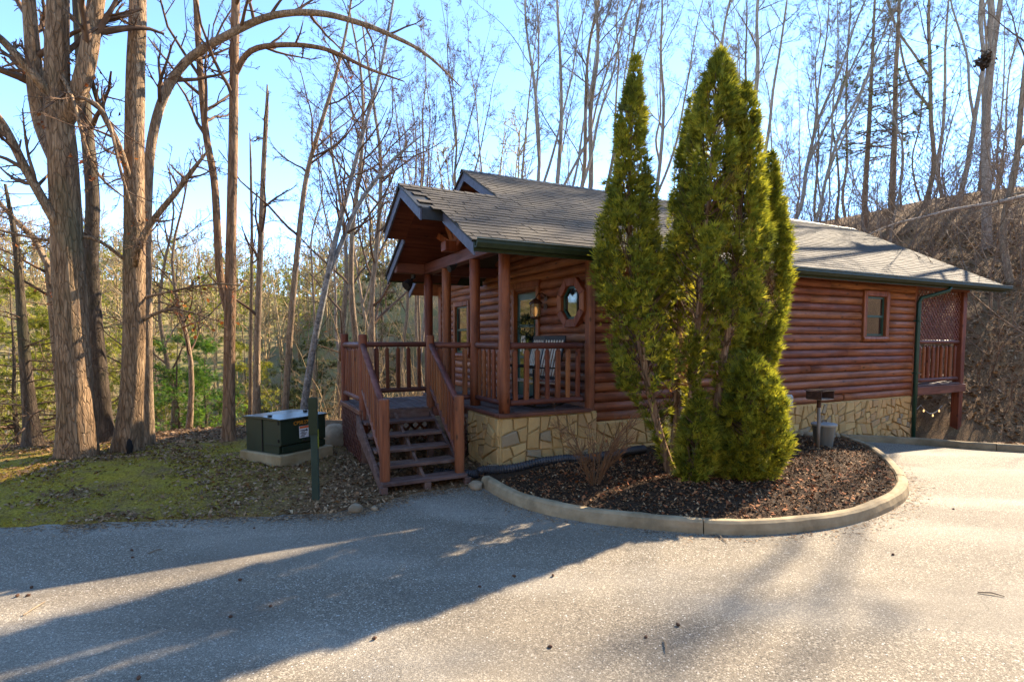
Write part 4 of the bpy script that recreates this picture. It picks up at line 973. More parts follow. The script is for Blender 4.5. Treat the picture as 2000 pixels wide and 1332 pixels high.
def leaves_at(pts, rng, size, n, spread):
    P = pts[rng.integers(0, len(pts), n)] + rng.normal(size=(n, 3)) * spread
    d = rng.normal(size=(n, 3)); d[:, 2] -= .6; d /= np.linalg.norm(d, axis=1, keepdims=True); w = np.cross(d, rng.normal(size=(n, 3))); w /= np.linalg.norm(w, axis=1, keepdims=True)
    nn = np.cross(d, w); s = size * (.6 + .8 * rng.random((n, 1)))
    V = np.stack([P, P + d * s * .45 + w * s * .28 + nn * s * .08, P + d * s, P + d * s * .5 - w * s * .28 + nn * s * .1], 1).reshape(-1, 3)
    b = np.arange(n)[:, None] * 4; T = np.concatenate([b + [[0, 1, 2]], b + [[0, 2, 3]]]); return npmesh('leaves', V, None, T)
def trunk_geo(path, rad, sides=12, rings=None, ridges=0.0, flare=0.0, seed=0):
    """trunk as one tube with uneven surface; path in metres"""
    P = np.array(path, float); R_ = np.array(rad, float); K = len(P); s = np.concatenate([[0], np.cumsum(np.linalg.norm(np.diff(P, axis=0), axis=1))])
    m = rings or max(8, int(s[-1] / .5)); t = np.linspace(0, s[-1], m)
    pts = np.array(spline(P, 12)); ss = np.concatenate([[0], np.cumsum(np.linalg.norm(np.diff(pts, axis=0), axis=1))]); ss *= s[-1] / ss[-1]
    Q_ = np.stack([np.interp(t, ss, pts[:, i]) for i in range(3)], 1); r = np.interp(t, s, R_)
    V, F = batch(Q_[None], r[None], sides)
    c = np.repeat(Q_, sides, 0); d = V - c; an = np.tile(np.arange(sides), m) * 2 * PI / sides; hh = np.repeat(t, sides); rr = np.repeat(r, sides)
    f = 1 + (fbm(np.cos(an) * 1.4 + seed, np.sin(an) * 1.4, hh * .7, 3) - .5) * .22
    if ridges: f = f + (fbm(np.cos(an) * 9 + seed, np.sin(an) * 9, hh * 1.6, 3) - .5) * ridges
    if flare: f = f + flare * np.exp(-hh / .28) * (1 + .6 * np.sin(an * 4 + seed)) + flare * .35 * np.exp(-hh / .9)
    return c + d * f[:, None], F, Q_, r, s[-1]

def tree_from(name, label, path, rad, mat, rng, limbs=10, sides=12, ridges=0.0, flare=.35, per=(6, 6, 4), limb_len=.34, tmin=.35, up=.05, ang=(35, 70), leaf=0, extra=(), group=None, twigmat=None, rings=None, tmax=.98, wig=.13, cat='tree', rmin=.0035, limb_r=.5):
    base = Vector(path[0]); rel = [np.array(q, float) - np.array(base) for q in path]
    root = empty(name, base, 0, label=label, cat=cat, group=group)
    V, F, Q_, r, Lt = trunk_geo(rel, rad, sides, rings, ridges, flare, base.x * 3.1)
    ob('trunk', npmesh('trunk', V, F, smooth=True), mat, root)
    Pp, Rp, Lp = Q_[None], r[None], np.array([Lt]); parts = []; big = []
    l1 = sprout(Pp, Rp, Lp, limbs, 8, ang, limb_len, tmin, up, wig, limb_r, rng, .3, .008, tmax) if limbs else None
    stems = [l1] if l1 else []
    for ex_path, ex_r in extra:                                    # limbs placed by hand
        ctl = [np.array(q, float) - np.array(base) for q in ex_path]; ctl[0] = Q_[int(np.argmin(np.linalg.norm(Q_ - ctl[0], axis=1)))]
        e = np.array(spline(ctl, 5)); er = np.interp(np.linspace(0, 1, len(e)), np.linspace(0, 1, len(ex_r)), ex_r)
        Ve, Fe, Qe, re_, Le = trunk_geo(e[::5] if len(e) > 11 else e, er[::5] if len(e) > 11 else er, 9, max(10, len(e)), 0, 0, 3.3)
        big.append((Ve, Fe)); stems.append((Qe[None], re_[None], np.array([Le])))
    tips = []
    for (P1, R1, L1) in stems:
        hand = P1.shape[0] == 1 and P1.shape[1] != 8
        if not hand: parts.append(batch(P1, R1, 6))
        P2, R2, L2 = sprout(P1, R1, L1, per[0] * (3 if hand else 1), 6, (30, 65), .5 if not hand else .3, .2, up, wig * 1.2, .55, rng, .3, rmin * 1.7); parts.append(batch(P2, R2, 4))
        P3, R3, L3 = sprout(P2, R2, L2, per[1], 4, (25, 65), .5, .15, up, wig * 1.3, .55, rng, .35, rmin * 1.2); parts.append(batch(P3, R3, 3))
        if per[2]:
            P4, R4, L4 = sprout(P3, R3, L3, per[2], 3, (20, 60), .55, .15, up * .5, wig * 1.3, .6, rng, .4, rmin); parts.append(batch(P4, R4, 3)); tips.append(P4[:, -1])
        else: tips.append(P3[:, -1])
    if big: V, F = join(big); ob('limb', npmesh('limb', V, F, smooth=True), mat, root)
    if parts: V, F = join(parts); ob('crown', npmesh('crown', V, F), twigmat or M_twig, root)
    if leaf:
        tp = np.concatenate(tips); cl = tp[rng.integers(0, len(tp), max(2, leaf // 7))]
        ob('leaves', leaves_at(cl, rng, .075, leaf, .10), M_dryleaf, root)
    return root
def pxpath(q, Y0):
    return [at(x, y, Y0 + (dy[0] if dy else 0)) for x, y, *dy in q]
def ground_path(q, Y0):
    p = pxpath(q, Y0); p[0].z = gz1(p[0].x, p[0].y) - .08; return p
RT = lambda s: np.random.default_rng(s)

# --- the big oaks and their neighbours on the bank (each built where it stands)
oakA = ground_path([(152, 915), (148, 800), (140, 640), (132, 480), (122, 320), (112, 170), (112, 40), (118, -120), (122, -420)], 8.4)
tree_from('oak_tree', 'massive oak with furrowed bark and a rotted seam, leftmost of the two big oaks', oakA, [0.252, 0.2205, 0.203, 0.1925, 0.182, 0.161, 0.14, 0.112, 0.049], M_bk_oak, RT(1), limbs=4, limb_r=.3, sides=64, rings=170, ridges=.2, flare=.16, tmin=.55, per=(5, 5, 4), limb_len=.26, leaf=120,
    extra=[(pxpath([(118, 250), (150, 190), (172, 110), (185, 20), (205, -120), (235, -380)], 8.35), [.12, .12, .12, .11, .09, .04]), (pxpath([(123, 350), (85, 250), (70, 170), (62, 80), (50, -60), (20, -330)], 8.8), [.12, .12, .12, .10, .08, .03]), (pxpath([(130, 470), (95, 410), (50, 330), (0, 235), (-70, 160), (-150, 60)], 8.2), [.06, .065, .06, .055, .045, .02]),
        (pxpath([(113, 190), (50, 130), (0, 75), (-60, 30)], 8.1), [.08, .06, .05, .02]), (pxpath([(160, 170), (200, 215), (240, 350), (280, 470)], 8.2), [.03, .025, .02, .01]), (pxpath([(110, 120), (140, 190), (185, 330), (260, 400)], 8.2), [.03, .028, .022, .008])])
oakB = ground_path([(249, 893), (256, 780), (262, 640), (263, 480), (262, 330), (264, 170), (268, 30), (270, -120), (268, -450)], 8.9)
tree_from('oak_tree', 'straight oak with a dark hollow at its foot, right of the massive oak', oakB, [0.1833, 0.1599, 0.1521, 0.1443, 0.1365, 0.1287, 0.1209, 0.1053, 0.0468], M_bk_oak, RT(2), limbs=4, limb_r=.35, sides=52, rings=160, ridges=.16, flare=.22, tmin=.6, per=(5, 5, 4), limb_len=.24, leaf=160,
    extra=[(pxpath([(263, 530), (272, 480), (300, 430), (345, 375), (375, 335), (410, 290)], 8.55), [.055, .05, .045, .04, .035, .012]), (pxpath([(262, 370), (232, 285), (200, 220), (180, 160), (160, 60)], 8.6), [.05, .045, .04, .03, .01]),
        (pxpath([(262, 520), (180, 465), (100, 470), (0, 450), (-80, 430)], 8.5), [.03, .026, .022, .018, .008]), (pxpath([(280, 640), (310, 610), (350, 605), (430, 628)], 8.9), [.03, .025, .02, .008]), (pxpath([(285, 590), (330, 570), (420, 555), (480, 560)], 9.0), [.025, .02, .016, .006])])
hol = at(253, 874, 8.62); ob('hollow', MB().lathe([(.0, -.14), (.035, -.11), (.05, 0), (.035, .10), (.0, .15)], 12).mesh('hollow', smooth=True), M_dark, bpy.data.objects['oak_tree.001'], Vector(hol) - Vector(oakB[0]))  # solid plug; the shade inside the hollow is painted as near-black
arch = ground_path([(290, 880), (288, 700), (286, 520), (288, 380), (296, 280), (320, 190), (365, 120), (440, 72), (530, 32), (620, 26), (700, 45), (760, 68), (830, 105), (900, 170)], 9.6)
tree_from('leaning_tree', 'slender tree behind the straight oak, arching right across the sky', arch, [0.09, 0.0825, 0.07875, 0.075, 0.075, 0.07125, 0.0675, 0.06375, 0.0585, 0.0525, 0.045, 0.0375, 0.02625, 0.009], M_bk_grey, RT(3), limbs=12, sides=14, rings=70, flare=.2, tmin=.45, per=(4, 5, 4), limb_len=.13, leaf=0, up=.03)
pineC = ground_path([(447, 882), (448, 720), (450, 560), (453, 400), (456, 240), (458, 100), (461, -40), (465, -420)], 10.0)
tree_from('twin_pine', 'straight reddish pine with a second stem parting to the left', pineC, [0.1023, 0.0957, 0.0924, 0.0858, 0.0792, 0.0726, 0.066, 0.0297], M_bk_red, RT(4), limbs=9, sides=20, rings=60, ridges=.10, tmin=.5, per=(4, 5, 4), limb_len=.18, leaf=110,
    extra=[(pxpath([(443, 620), (430, 540), (424, 440), (418, 350), (402, 260), (390, 120), (380, -40), (360, -300)], 10.2), [.07, .07, .068, .064, .06, .055, .045, .015]), (pxpath([(460, 150), (490, 100), (560, 88), (640, 98), (720, 135), (790, 160)], 9.9), [.05, .048, .042, .036, .028, .01])])
snag = ground_path([(500, 812), (502, 690), (506, 560), (511, 420), (516, 300), (521, 215), (522, 166)], 11.8)
tree_from('broken_tree', 'dead snag with a splintered top, right of the twin pine', snag, [0.075, 0.0675, 0.0625, 0.0575, 0.05, 0.0425, 0.015], M_bk_grey, RT(5), limbs=7, sides=14, rings=50, ridges=.1, tmin=.3, per=(4, 4, 3), limb_len=.24, twigmat=M_twig)
thin = ground_path([(488, 815), (490, 650), (492, 480), (490, 330), (488, 260)], 12.6)
tree_from('thin_tree', 'thin dead stem close to the splintered snag', thin, [0.0425, 0.0375, 0.0325, 0.0275, 0.01], M_bk_grey, RT(6), limbs=6, sides=10, per=(3, 4, 0), limb_len=.2)
lean = ground_path([(553, 800), (566, 660), (576, 540), (588, 420), (602, 330), (628, 240), (655, 150), (680, 40), (700, -120)], 11.6)
tree_from('leaning_tree', 'leaning grey tree between the snag and the pale birch', lean, [0.06875, 0.06325, 0.05775, 0.05225, 0.04675, 0.0385, 0.033, 0.02475, 0.011], M_bk_grey, RT(7), limbs=13, sides=12, rings=50, tmin=.4, per=(5, 5, 4), limb_len=.24, up=.04)
birch = ground_path([(588, 804), (608, 700), (628, 600), (655, 470), (686, 350), (712, 250), (740, 150), (765, 20), (790, -150)], 12.4)
tree_from('birch_tree', 'pale blotched birch leaning right beside the porch landing', birch, [0.0783, 0.0725, 0.0667, 0.058, 0.0493, 0.0406, 0.03364, 0.0261, 0.0116], M_bk_birch, RT(8), limbs=13, sides=12, rings=50, tmin=.35, per=(5, 5, 4), limb_len=.25, up=.05,
    extra=[(pxpath([(640, 545), (665, 480), (690, 420), (720, 370), (770, 310), (830, 260)], 12.5), [.06, .055, .05, .045, .035, .01])])
dk = ground_path([(68, 922), (60, 820), (52, 740), (44, 640), (38, 560), (30, 470), (10, 360)], 9.6)
tree_from('hemlock_tree', 'dark hemlock trunk with level bare branches at the far left', dk, [0.119, 0.105, 0.091, 0.077, 0.063, 0.049, 0.021], M_bk_dark, RT(9), limbs=46, sides=12, rings=40, tmin=.05, per=(5, 4, 0), limb_len=.42, ang=(75, 100), up=.0, wig=.09, limb_r=.16)
b3 = ground_path([(205, 880), (190, 700), (178, 520), (180, 380), (165, 200), (150, 0), (140, -250)], 9.9)
tree_from('dark_bark_tree', 'darker trunk standing close behind the two big oaks', b3, [0.154, 0.126, 0.112, 0.105, 0.091, 0.07, 0.035], M_bk_dark, RT(10), limbs=8, sides=20, rings=50, tmin=.5, per=(5, 5, 3), limb_len=.25)  # its tone comes from the dark bark material
sp = ground_path([(128, 905), (105, 640), (90, 500), (70, 470), (20, 420), (-60, 330)], 10.4)
tree_from('slender_tree', 'slender pale stem curving left behind the massive oak', sp, [.075, .065, .055, .05, .04, .02], M_bk_grey, RT(12), limbs=9, sides=10, per=(4, 4, 0), limb_len=.25, leaf=150)
for i, (px, Yb, h, lab) in enumerate(((362, 12.5, 4.2, 'thin bare sapling between the straight oak and the twin pine'), (330, 14.0, 5.0, 'forked bare sapling just right of the straight oak'), (700, 15.5, 9.5, 'crooked bare tree left of the porch gable'), (735, 17.5, 10.5, 'bare grey tree rising behind the porch landing'), (668, 19, 10, 'bare tree behind the pale birch'))):
    x = (px - 1000) / FPX * Yb; z = gz1(x, Yb) - .1; r0 = .028 + h * .0085
    pth = [Vector((x + math.sin(k * 1.3 + i) * .12 * k ** .5, Yb, z + (h + 2) * k / 6)) for k in range(7)]
    tree_from('bare_tree', lab, pth, [r0 * (1 - k / 7.5) for k in range(7)], M_bk_grey, RT(30 + i), limbs=16, sides=9, per=(5, 5, 4) if h > 6 else (4, 4, 0), limb_len=.32, tmin=.22, leaf=60 if i == 4 else 0)

# --- trees on the slope behind the cabin: a few shared shapes, copied
def proto(seed, H, r0, fork, limbs, tmin, ang, limb_len, lean=0.0, per=(7, 6, 5), rmin=.006, up=.07):
    rng = RT(seed); K = 9
    P = np.stack([np.cumsum(rng.normal(size=K) * .22) + lean * np.linspace(0, 1, K) ** 1.3 * H, np.cumsum(rng.normal(size=K) * .22), np.linspace(-.4, H, K)], 1); P[:, :2] -= P[0, :2]
    R_ = r0 * (1 - .88 * np.linspace(0, 1, K) ** 1.1)
    V, F, Q_, r, Lt = trunk_geo(P, R_, 10, 26, 0, .25, seed); tr = [(V, F)]; stems = [(Q_[None], r[None], np.array([Lt]))]
    for k in range(fork):
        z0 = H * (.18 + .3 * rng.random()); i = int(np.argmin(abs(Q_[:, 2] - z0))); a = rng.random() * 2 * PI; sp_ = .10 + .14 * rng.random()
        n = 9; u = np.linspace(0, 1, n); p0 = Q_[i]
        P2 = p0 + np.stack([math.cos(a) * sp_ * H * u ** .8 + lean * .4 * H * u, math.sin(a) * sp_ * H * u ** .8, (H * .92 - p0[2]) * u], 1) + np.cumsum(rng.normal(size=(n, 3)) * .1, 0) * [[1, 1, .2]]; P2[0] = p0
        V2, F2, Q2, r2, L2 = trunk_geo(P2, r[i] * .72 * (1 - .85 * u), 8, 22, 0, 0, seed + k); tr.append((V2, F2)); stems.append((Q2[None], r2[None], np.array([L2])))
    parts = []; tips = []
    for P0_, R0_, L0_ in stems:
        a1 = sprout(P0_, R0_, L0_, limbs, 8, ang, limb_len, tmin, up, .11, .42, rng, .25, .012); parts.append(batch(a1[0], a1[1], 5))
        a2 = sprout(*a1, per[0], 5, (28, 60), .5, .15, up, .15, .5, rng, .3, rmin * 1.6); parts.append(batch(a2[0], a2[1], 3))
        a3 = sprout(*a2, per[1], 4, (25, 60), .5, .1, up * .6, .17, .6, rng, .4, rmin); parts.append(batch(a3[0], a3[1], 3))
        if per[2]: a4 = sprout(*a3, per[2], 3, (25, 60), .5, .1, up * .4, .17, .7, rng, .5, rmin * .8); parts.append(batch(a4[0], a4[1], 3)); tips.append(a4[0][:, -1])
    tv, tf = join(tr); cv, cf = join(parts)
    return npmesh('trunk', tv, tf, smooth=True), npmesh('crown', cv, cf), None
PROTO = [proto(101, 21, .13, 0, 20, .34, (30, 60), .24), proto(102, 22, .14, 2, 13, .4, (25, 50), .24), proto(103, 20, .125, 3, 10, .4, (22, 48), .24), proto(104, 19, .09, 0, 18, .3, (30, 60), .22, .05),
         proto(105, 17, .105, 2, 11, .35, (25, 50), .3, .30), proto(106, 23, .17, 1, 16, .42, (30, 65), .24), proto(107, 15, .065, 0, 16, .3, (30, 60), .25)]
PMAT = [M_bk_grey, M_bk_birch, M_bk_red, M_bk_dark]
M_bk_pale = bark('pale_bark', (.16, .11, .075), (.34, .25, .175), (.5, .39, .28), 22, .012)
def place_tree(i, px, Yb, k, sc, rz, mat, label, group=None, name='bare_tree'):
    x = (px - 1000) / FPX * Yb; z = gz1(x, Yb) - .15
    r = empty(name, (x, Yb, z), rz, label=label, cat='tree', group=group); r.scale = (sc, sc, sc)
    tm, cm, _ = PROTO[k]
    slot(ob('trunk', tm, None, r), mat); slot(ob('crown', cm, None, r), M_twigp if mat in (M_bk_pale, M_bk_birch) else M_twig); return r
def slot(o, mat):
    if len(o.data.materials) == 0: o.data.materials.append(mat)
    o.material_slots[0].link = 'OBJECT'; o.material_slots[0].material = mat
GB = 'bare trees on the slope behind the cabin'
spec = [ # px, depth, shape, scale, turn, bark, label
 (1045, 24, 2, 1.0, .5, M_bk_pale, 'many-stemmed bare tree directly above the main gable'),
 (1098, 25, 1, 1.0, 2.1, M_bk_pale, 'forked pale tree above the roof, right of the many-stemmed one'),
 (1128, 27, 0, 1.05, 1.0, M_bk_grey, 'straight bare tree above the roof, left of the leftmost arborvitae'),
 (1165, 26, 5, .95, 4.0, M_bk_pale, 'tall pale tree whose trunk meets the roof beside the leftmost arborvitae'),
 (960, 29, 3, .9, 2.2, M_bk_grey, 'slim bare tree behind the small upper gable'), (900, 27, 6, 1.0, .2, M_bk_grey, 'slim bare tree just left of the small upper gable'),
 (840, 24, 2, .75, 5.0, M_bk_grey, 'spreading bare tree behind the porch roof peak'), (785, 26, 0, .8, 1.7, M_bk_grey, 'bare tree showing left of the porch roof peak'),
 (612, 23, 3, .8, 1.1, M_bk_grey, 'slim bare tree between the leaning grey tree and the birch'), (660, 26, 0, .75, 4.1, M_bk_pale, 'pale bare tree behind the top of the birch'), (760, 21, 4, .8, 2.4, M_bk_grey, 'leaning bare tree left of the porch eave'), (815, 31, 1, .85, .4, M_bk_pale, 'forked pale tree above the porch prow'), (1010, 33, 3, 1.0, 5.5, M_bk_grey, 'slim tree right of the small upper gable'),
 (1300, 28, 1, .9, 3.0, M_bk_pale, 'bare tree showing between the leftmost arborvitae and the others'), (1385, 30, 0, 1.0, .7, M_bk_pale, 'bare tree behind the tallest arborvitae'),
 (1462, 27, 5, .9, 5.1, M_bk_pale, 'tall pale tree just right of the tallest arborvitae'), (1490, 25, 4, 1.0, .3, M_bk_pale, 'leaning tree spreading right above the arborvitae'), (1520, 24, 4, .85, .0, M_bk_pale, 'lower leaning tree with long slanting branches above the roof'),
 (1588, 34, 3, .9, 1.0, M_bk_grey, 'thin tree rising above the right roof ridge'), (1622, 36, 6, 1.2, 2.0, M_bk_grey, 'thin tree second above the right roof ridge'),
 (1785, 30, 1, .9, 4.4, M_bk_grey, 'forked bare tree right of the two dark pines'), (1850, 27, 2, .95, 1.3, M_bk_pale, 'stout pale tree forking low against the sky at right'),
 (1918, 22, 5, 1.0, 2.6, M_bk_pale, 'thick tree with a leafy squirrel nest near the right edge'), (1972, 19, 1, .8, .9, M_bk_grey, 'forked bare tree at the right edge of the picture'), (1895, 33, 3, 1.0, 3.4, M_bk_grey, 'thin tree behind the thick one with the nest')]
for i, (px, Yb, k, sc, rz, mt, lab) in enumerate(spec): place_tree(i, px, Yb, k, sc, rz, mt, lab, GB)
rg = RT(77)
for i in range(20):
    px = 800 + 800 * rg.random(); Yb = 38 + 24 * rg.random()
    place_tree(i, px, Yb, int(rg.integers(0, 7)), .7 + .4 * rg.random(), rg.random() * 6.3, (M_bk_grey, M_bk_pale, M_bk_dark)[i % 3], 'distant bare tree among the wood on the hillside behind the cabin', 'distant bare trees on the hillside')
for i in range(7):
    px = -60 + 800 * rg.random(); Yb = 24 + 24 * rg.random()
    place_tree(i, px, Yb, (3, 6, 0, 2)[i % 4], .42 + .25 * rg.random(), rg.random() * 6.3, (M_bk_grey, M_bk_pale, M_bk_birch)[i % 3], 'bare tree standing down in the valley behind the oaks', 'bare trees down in the valley')
lp = [at(1668, 472, 17.5), at(1740, 440, 17.6), at(1800, 425, 17.8), at(1870, 408, 18), at(1950, 395, 18.3), at(2040, 372, 18.8), at(2120, 340, 19.2)]; lp = lp[::-1]
tree_from('fallen_limb', 'long pale bare limb leaning across the slope above the roof end', [Vector((lp[0].x + 1.2, lp[0].y + .3, gz1(lp[0].x + 1.2, lp[0].y + .3) - .1))] + lp, [.10, .085, .075, .062, .05, .04, .03, .012], M_bk_pale, RT(55), limbs=9, sides=9, tmin=.25, per=(4, 4, 0), limb_len=.24, twigmat=M_twigp, flare=0, cat='limb', up=.01)
for i in range(16):
    px = 1545 + 470 * rg.random(); Yb = 25 + 17 * rg.random()
    place_tree(i, px, Yb, (3, 6, 6, 0)[i % 4], .55 + .35 * rg.random(), rg.random() * 6.3, (M_bk_grey, M_bk_pale)[i % 2], 'thin bare tree crowding the slope right of the cabin', 'thin bare trees on the right slope')
# squirrel nest
nb = at(1926, 118, 21.9); nst = leaves_at(np.array([[0, 0, 0.0]]), RT(5), .15, 300, .12)
ob('squirrel_nest', nst, island('nest_leaf', [(0, (.03, .018, .01)), (1, (.12, .07, .04))]), None, nb, label='dark ball of leaves lodged in the thick tree at right', cat='nest', kind='stuff')

# ------------------------------------------------------------------ evergreens
def fronds(P, D, size, rng, fingers=(-38, -12, 14, 40)):
    n = len(P); D = D / (np.linalg.norm(D, axis=1, keepdims=True) + 1e-9)
    W = np.cross(D, rng.normal(size=(n, 3))); W /= np.linalg.norm(W, axis=1, keepdims=True) + 1e-9
    s = size * (.6 + .8 * rng.random((n, 1))); k = len(fingers); V = np.empty((n, 2 + k, 3))
    V[:, 0] = P - W * s * .10; V[:, 1] = P + W * s * .10
    for j, a in enumerate(fingers):
        aa = np.radians(a + rng.normal(size=(n, 1)) * 9); V[:, 2 + j] = P + (np.cos(aa) * D + np.sin(aa) * W) * s * (.7 + .5 * rng.random((n, 1)))
    b = (np.arange(n) * (2 + k))[:, None]; T = np.concatenate([b + [[0, 1, 2 + j]] for j in range(k)]); return V.reshape(-1, 3), T
ARB = [(0, (.035, .046, .010)), (.28, (.075, .092, .014)), (.55, (.15, .165, .018)), (.8, (.26, .25, .028)), (.93, (.36, .31, .05)), (1, (.27, .13, .05))]
M_arb = island('arborvitae_spray', [(p, (min(c[0] * 1.7, .6), c[1] * 1.6, c[2] * 1.4)) for p, c in ARB], .65, .42, jit=.35, spec=.3)
M_arbd = island('dead_arborvitae_spray', [(0, (.15, .085, .04)), (.5, (.32, .19, .10)), (1, (.48, .31, .18))], .8, .25)
M_arbin = island('bare_inner_twig', [(0, (.06, .035, .02)), (1, (.2, .12, .07))], .9)
def arborvitae(label, base, top, prof, n, seed, sparse=(0.0, 0.0), bow=(0, 0), dead=0.0, name='arborvitae', rbase=.06, gapthr=.455):
    rng = RT(seed); H = top[2] - base[2]; root = empty(name, base, 0, label=label, cat='arborvitae', group='clump of arborvitae in the mulch bed')
    tx_, ty_ = top[0] - base[0], top[1] - base[1]
    def axis(h):
        u = h / H; return np.stack([tx_ * u ** .75 + bow[0] * np.sin(u * PI), ty_ * u + bow[1] * np.sin(u * PI), h], -1)
    hs = np.linspace(0, H * .96, 14); tp = axis(hs); tr = np.interp(hs, [0, H], [rbase, .008])
    V, F, *_ = trunk_geo(tp, tr, 10, 30, .1, .2, seed); ob('trunk', npmesh('trunk', V, F, smooth=True), M_bk_red, root)
    PH = np.array([p[0] for p in prof]) * H; PR = np.array([p[1] for p in prof])
    m = n * 7; h = rng.random(m) * H * 1.0; rad = np.interp(h, PH, PR); ok = rng.random(m) < (rad / PR.max()) ** .9 * .9 + .08; h, rad = h[ok], rad[ok]
    th = rng.random(len(h)) * 2 * PI; q = axis(h)
    lump = 1 + (fbm(np.cos(th) * 1.8 + seed, np.sin(th) * 1.8, h * 1.9, 3) - .5) * 1.05
    thr = np.interp(h / H, [0, .12, .45, 1], [sparse[0], sparse[0], sparse[1], .0]) + gapthr
    nz = fbm(np.cos(th) * 2.5 + seed * 2.1, np.sin(th) * 2.5 + 4, h * 2.9, 3); ok = (nz > thr) & (rad > .005); h, rad, th, q, lump = h[ok], rad[ok], th[ok], q[ok], lump[ok]
    h, rad, th, q, lump = h[:n], rad[:n], th[:n], q[:n], lump[:n]; nn = len(h)
    fr = 1 - .6 * rng.random(nn) ** 1.6
    R_ = rad * lump * fr; P = q + np.stack([np.cos(th) * R_, np.sin(th) * R_, rng.normal(size=nn) * .03], -1)
    D = np.stack([np.cos(th) * .8, np.sin(th) * .8, np.full(nn, .75)], -1) + rng.normal(size=(nn, 3)) * .42
    dd = np.zeros(nn, bool)
    if dead: dd = (fbm(P[:, 0] * 2.2 + seed, P[:, 1] * 2.2, P[:, 2] * 1.6, 2) > dead)
    V, T = fronds(P[~dd], D[~dd], .092, rng, (-45, -24, -3, 20, 44)); ob('foliage', npmesh('foliage', V, None, T), M_arb, root)
    if dd.sum() > 30: V, T = fronds(P[dd], D[dd] - [0, 0, .6], .11, rng); ob('dead_foliage', npmesh('dead_foliage', V, None, T), M_arbd, root, label='brown dead sprays')
    # inner branches
    nb_ = int(H * 46); hb = rng.random(nb_) * H * .9; tb_ = rng.random(nb_) * 2 * PI; rb = np.interp(hb, PH, PR) * .8; q0 = axis(hb)
    P0_ = np.stack([q0, q0 + np.stack([np.cos(tb_) * rb * .5, np.sin(tb_) * rb * .5, rb * .5], -1), q0 + np.stack([np.cos(tb_) * rb, np.sin(tb_) * rb, rb * 1.2], -1)], 1) + rng.normal(size=(nb_, 3, 3)) * .02
    V, F = batch(P0_, np.tile([.011, .007, .003], (nb_, 1)), 4); ob('inner_branches', npmesh('inner_branches', V, F), M_arbin, root, kind='stuff')
    return root
def on_ground(px, py):
    g_ = gp(px, py, .17); return Vector((g_[0], g_[1], gz1(*g_) - .03))
def top_at(px, py, Y): return at(px, py, Y)
A0 = on_ground(1312, 926); YA = A0.y
arborvitae('pointed arborvitae, leftmost of the clump, beside the porch', A0, top_at(1243, 112, YA + .05), [(0, .03), (.10, .10), (.18, .30), (.28, .50), (.36, .54), (.45, .47), (.6, .36), (.75, .24), (.9, .11), (1, .01)], 8600, 41, (.14, .06), (-.25, 0), 0)
B0 = on_ground(1330, 915); arborvitae('shorter darker arborvitae tip seen behind the clump', (B0.x, B0.y + .35, B0.z), top_at(1352, 192, YA + .55), [(0, .03), (.12, .08), (.3, .30), (.5, .33), (.7, .25), (.9, .12), (1, .01)], 5600, 42, (.14, .08), (0, .1), 0)
C0 = on_ground(1335, 930); arborvitae('tallest arborvitae with a rounded dark top in the middle of the clump', C0, top_at(1410, 104, YA - .02), [(0, .02), (.14, .05), (.28, .20), (.38, .42), (.5, .52), (.65, .42), (.8, .34), (.9, .25), (.96, .15), (1, .04)], 7000, 43, (.2, .12), (-.05, -.02), .80)
D0 = on_ground(1372, 928); arborvitae('tall arborvitae fused to the right of the tallest one', D0, top_at(1456, 165, YA + .02), [(0, .02), (.16, .05), (.3, .18), (.42, .36), (.6, .38), (.78, .28), (.92, .16), (1, .03)], 5800, 44, (.2, .1), (.06, -.05), 0)
E0 = on_ground(1405, 918); arborvitae('lower arborvitae with bright yellow-green sprays and a dead brown patch, rightmost of the clump', E0, top_at(1506, 300, YA + .40), [(0, .02), (.14, .08), (.3, .26), (.5, .32), (.7, .26), (.88, .15), (1, .02)], 7600, 45, (.0, .0), (.17, 0), .57)
F0 = on_ground(1456, 934); arborvitae('low rounded arborvitae bush at the right foot of the clump', F0, top_at(1462, 695, YA - .25), [(0, .28), (.15, .38), (.4, .42), (.65, .40), (.85, .28), (1, .06)], 6600, 46, (-.06, -.06), (0, 0), 0, rbase=.03)
G0 = on_ground(1345, 942); arborvitae('small low arborvitae shoot in front of the trunks', G0, top_at(1372, 770, YA - .2), [(0, .14), (.3, .24), (.6, .22), (.85, .12), (1, .02)], 2200, 47, (.0, .0), (0, 0), 0, rbase=.02)
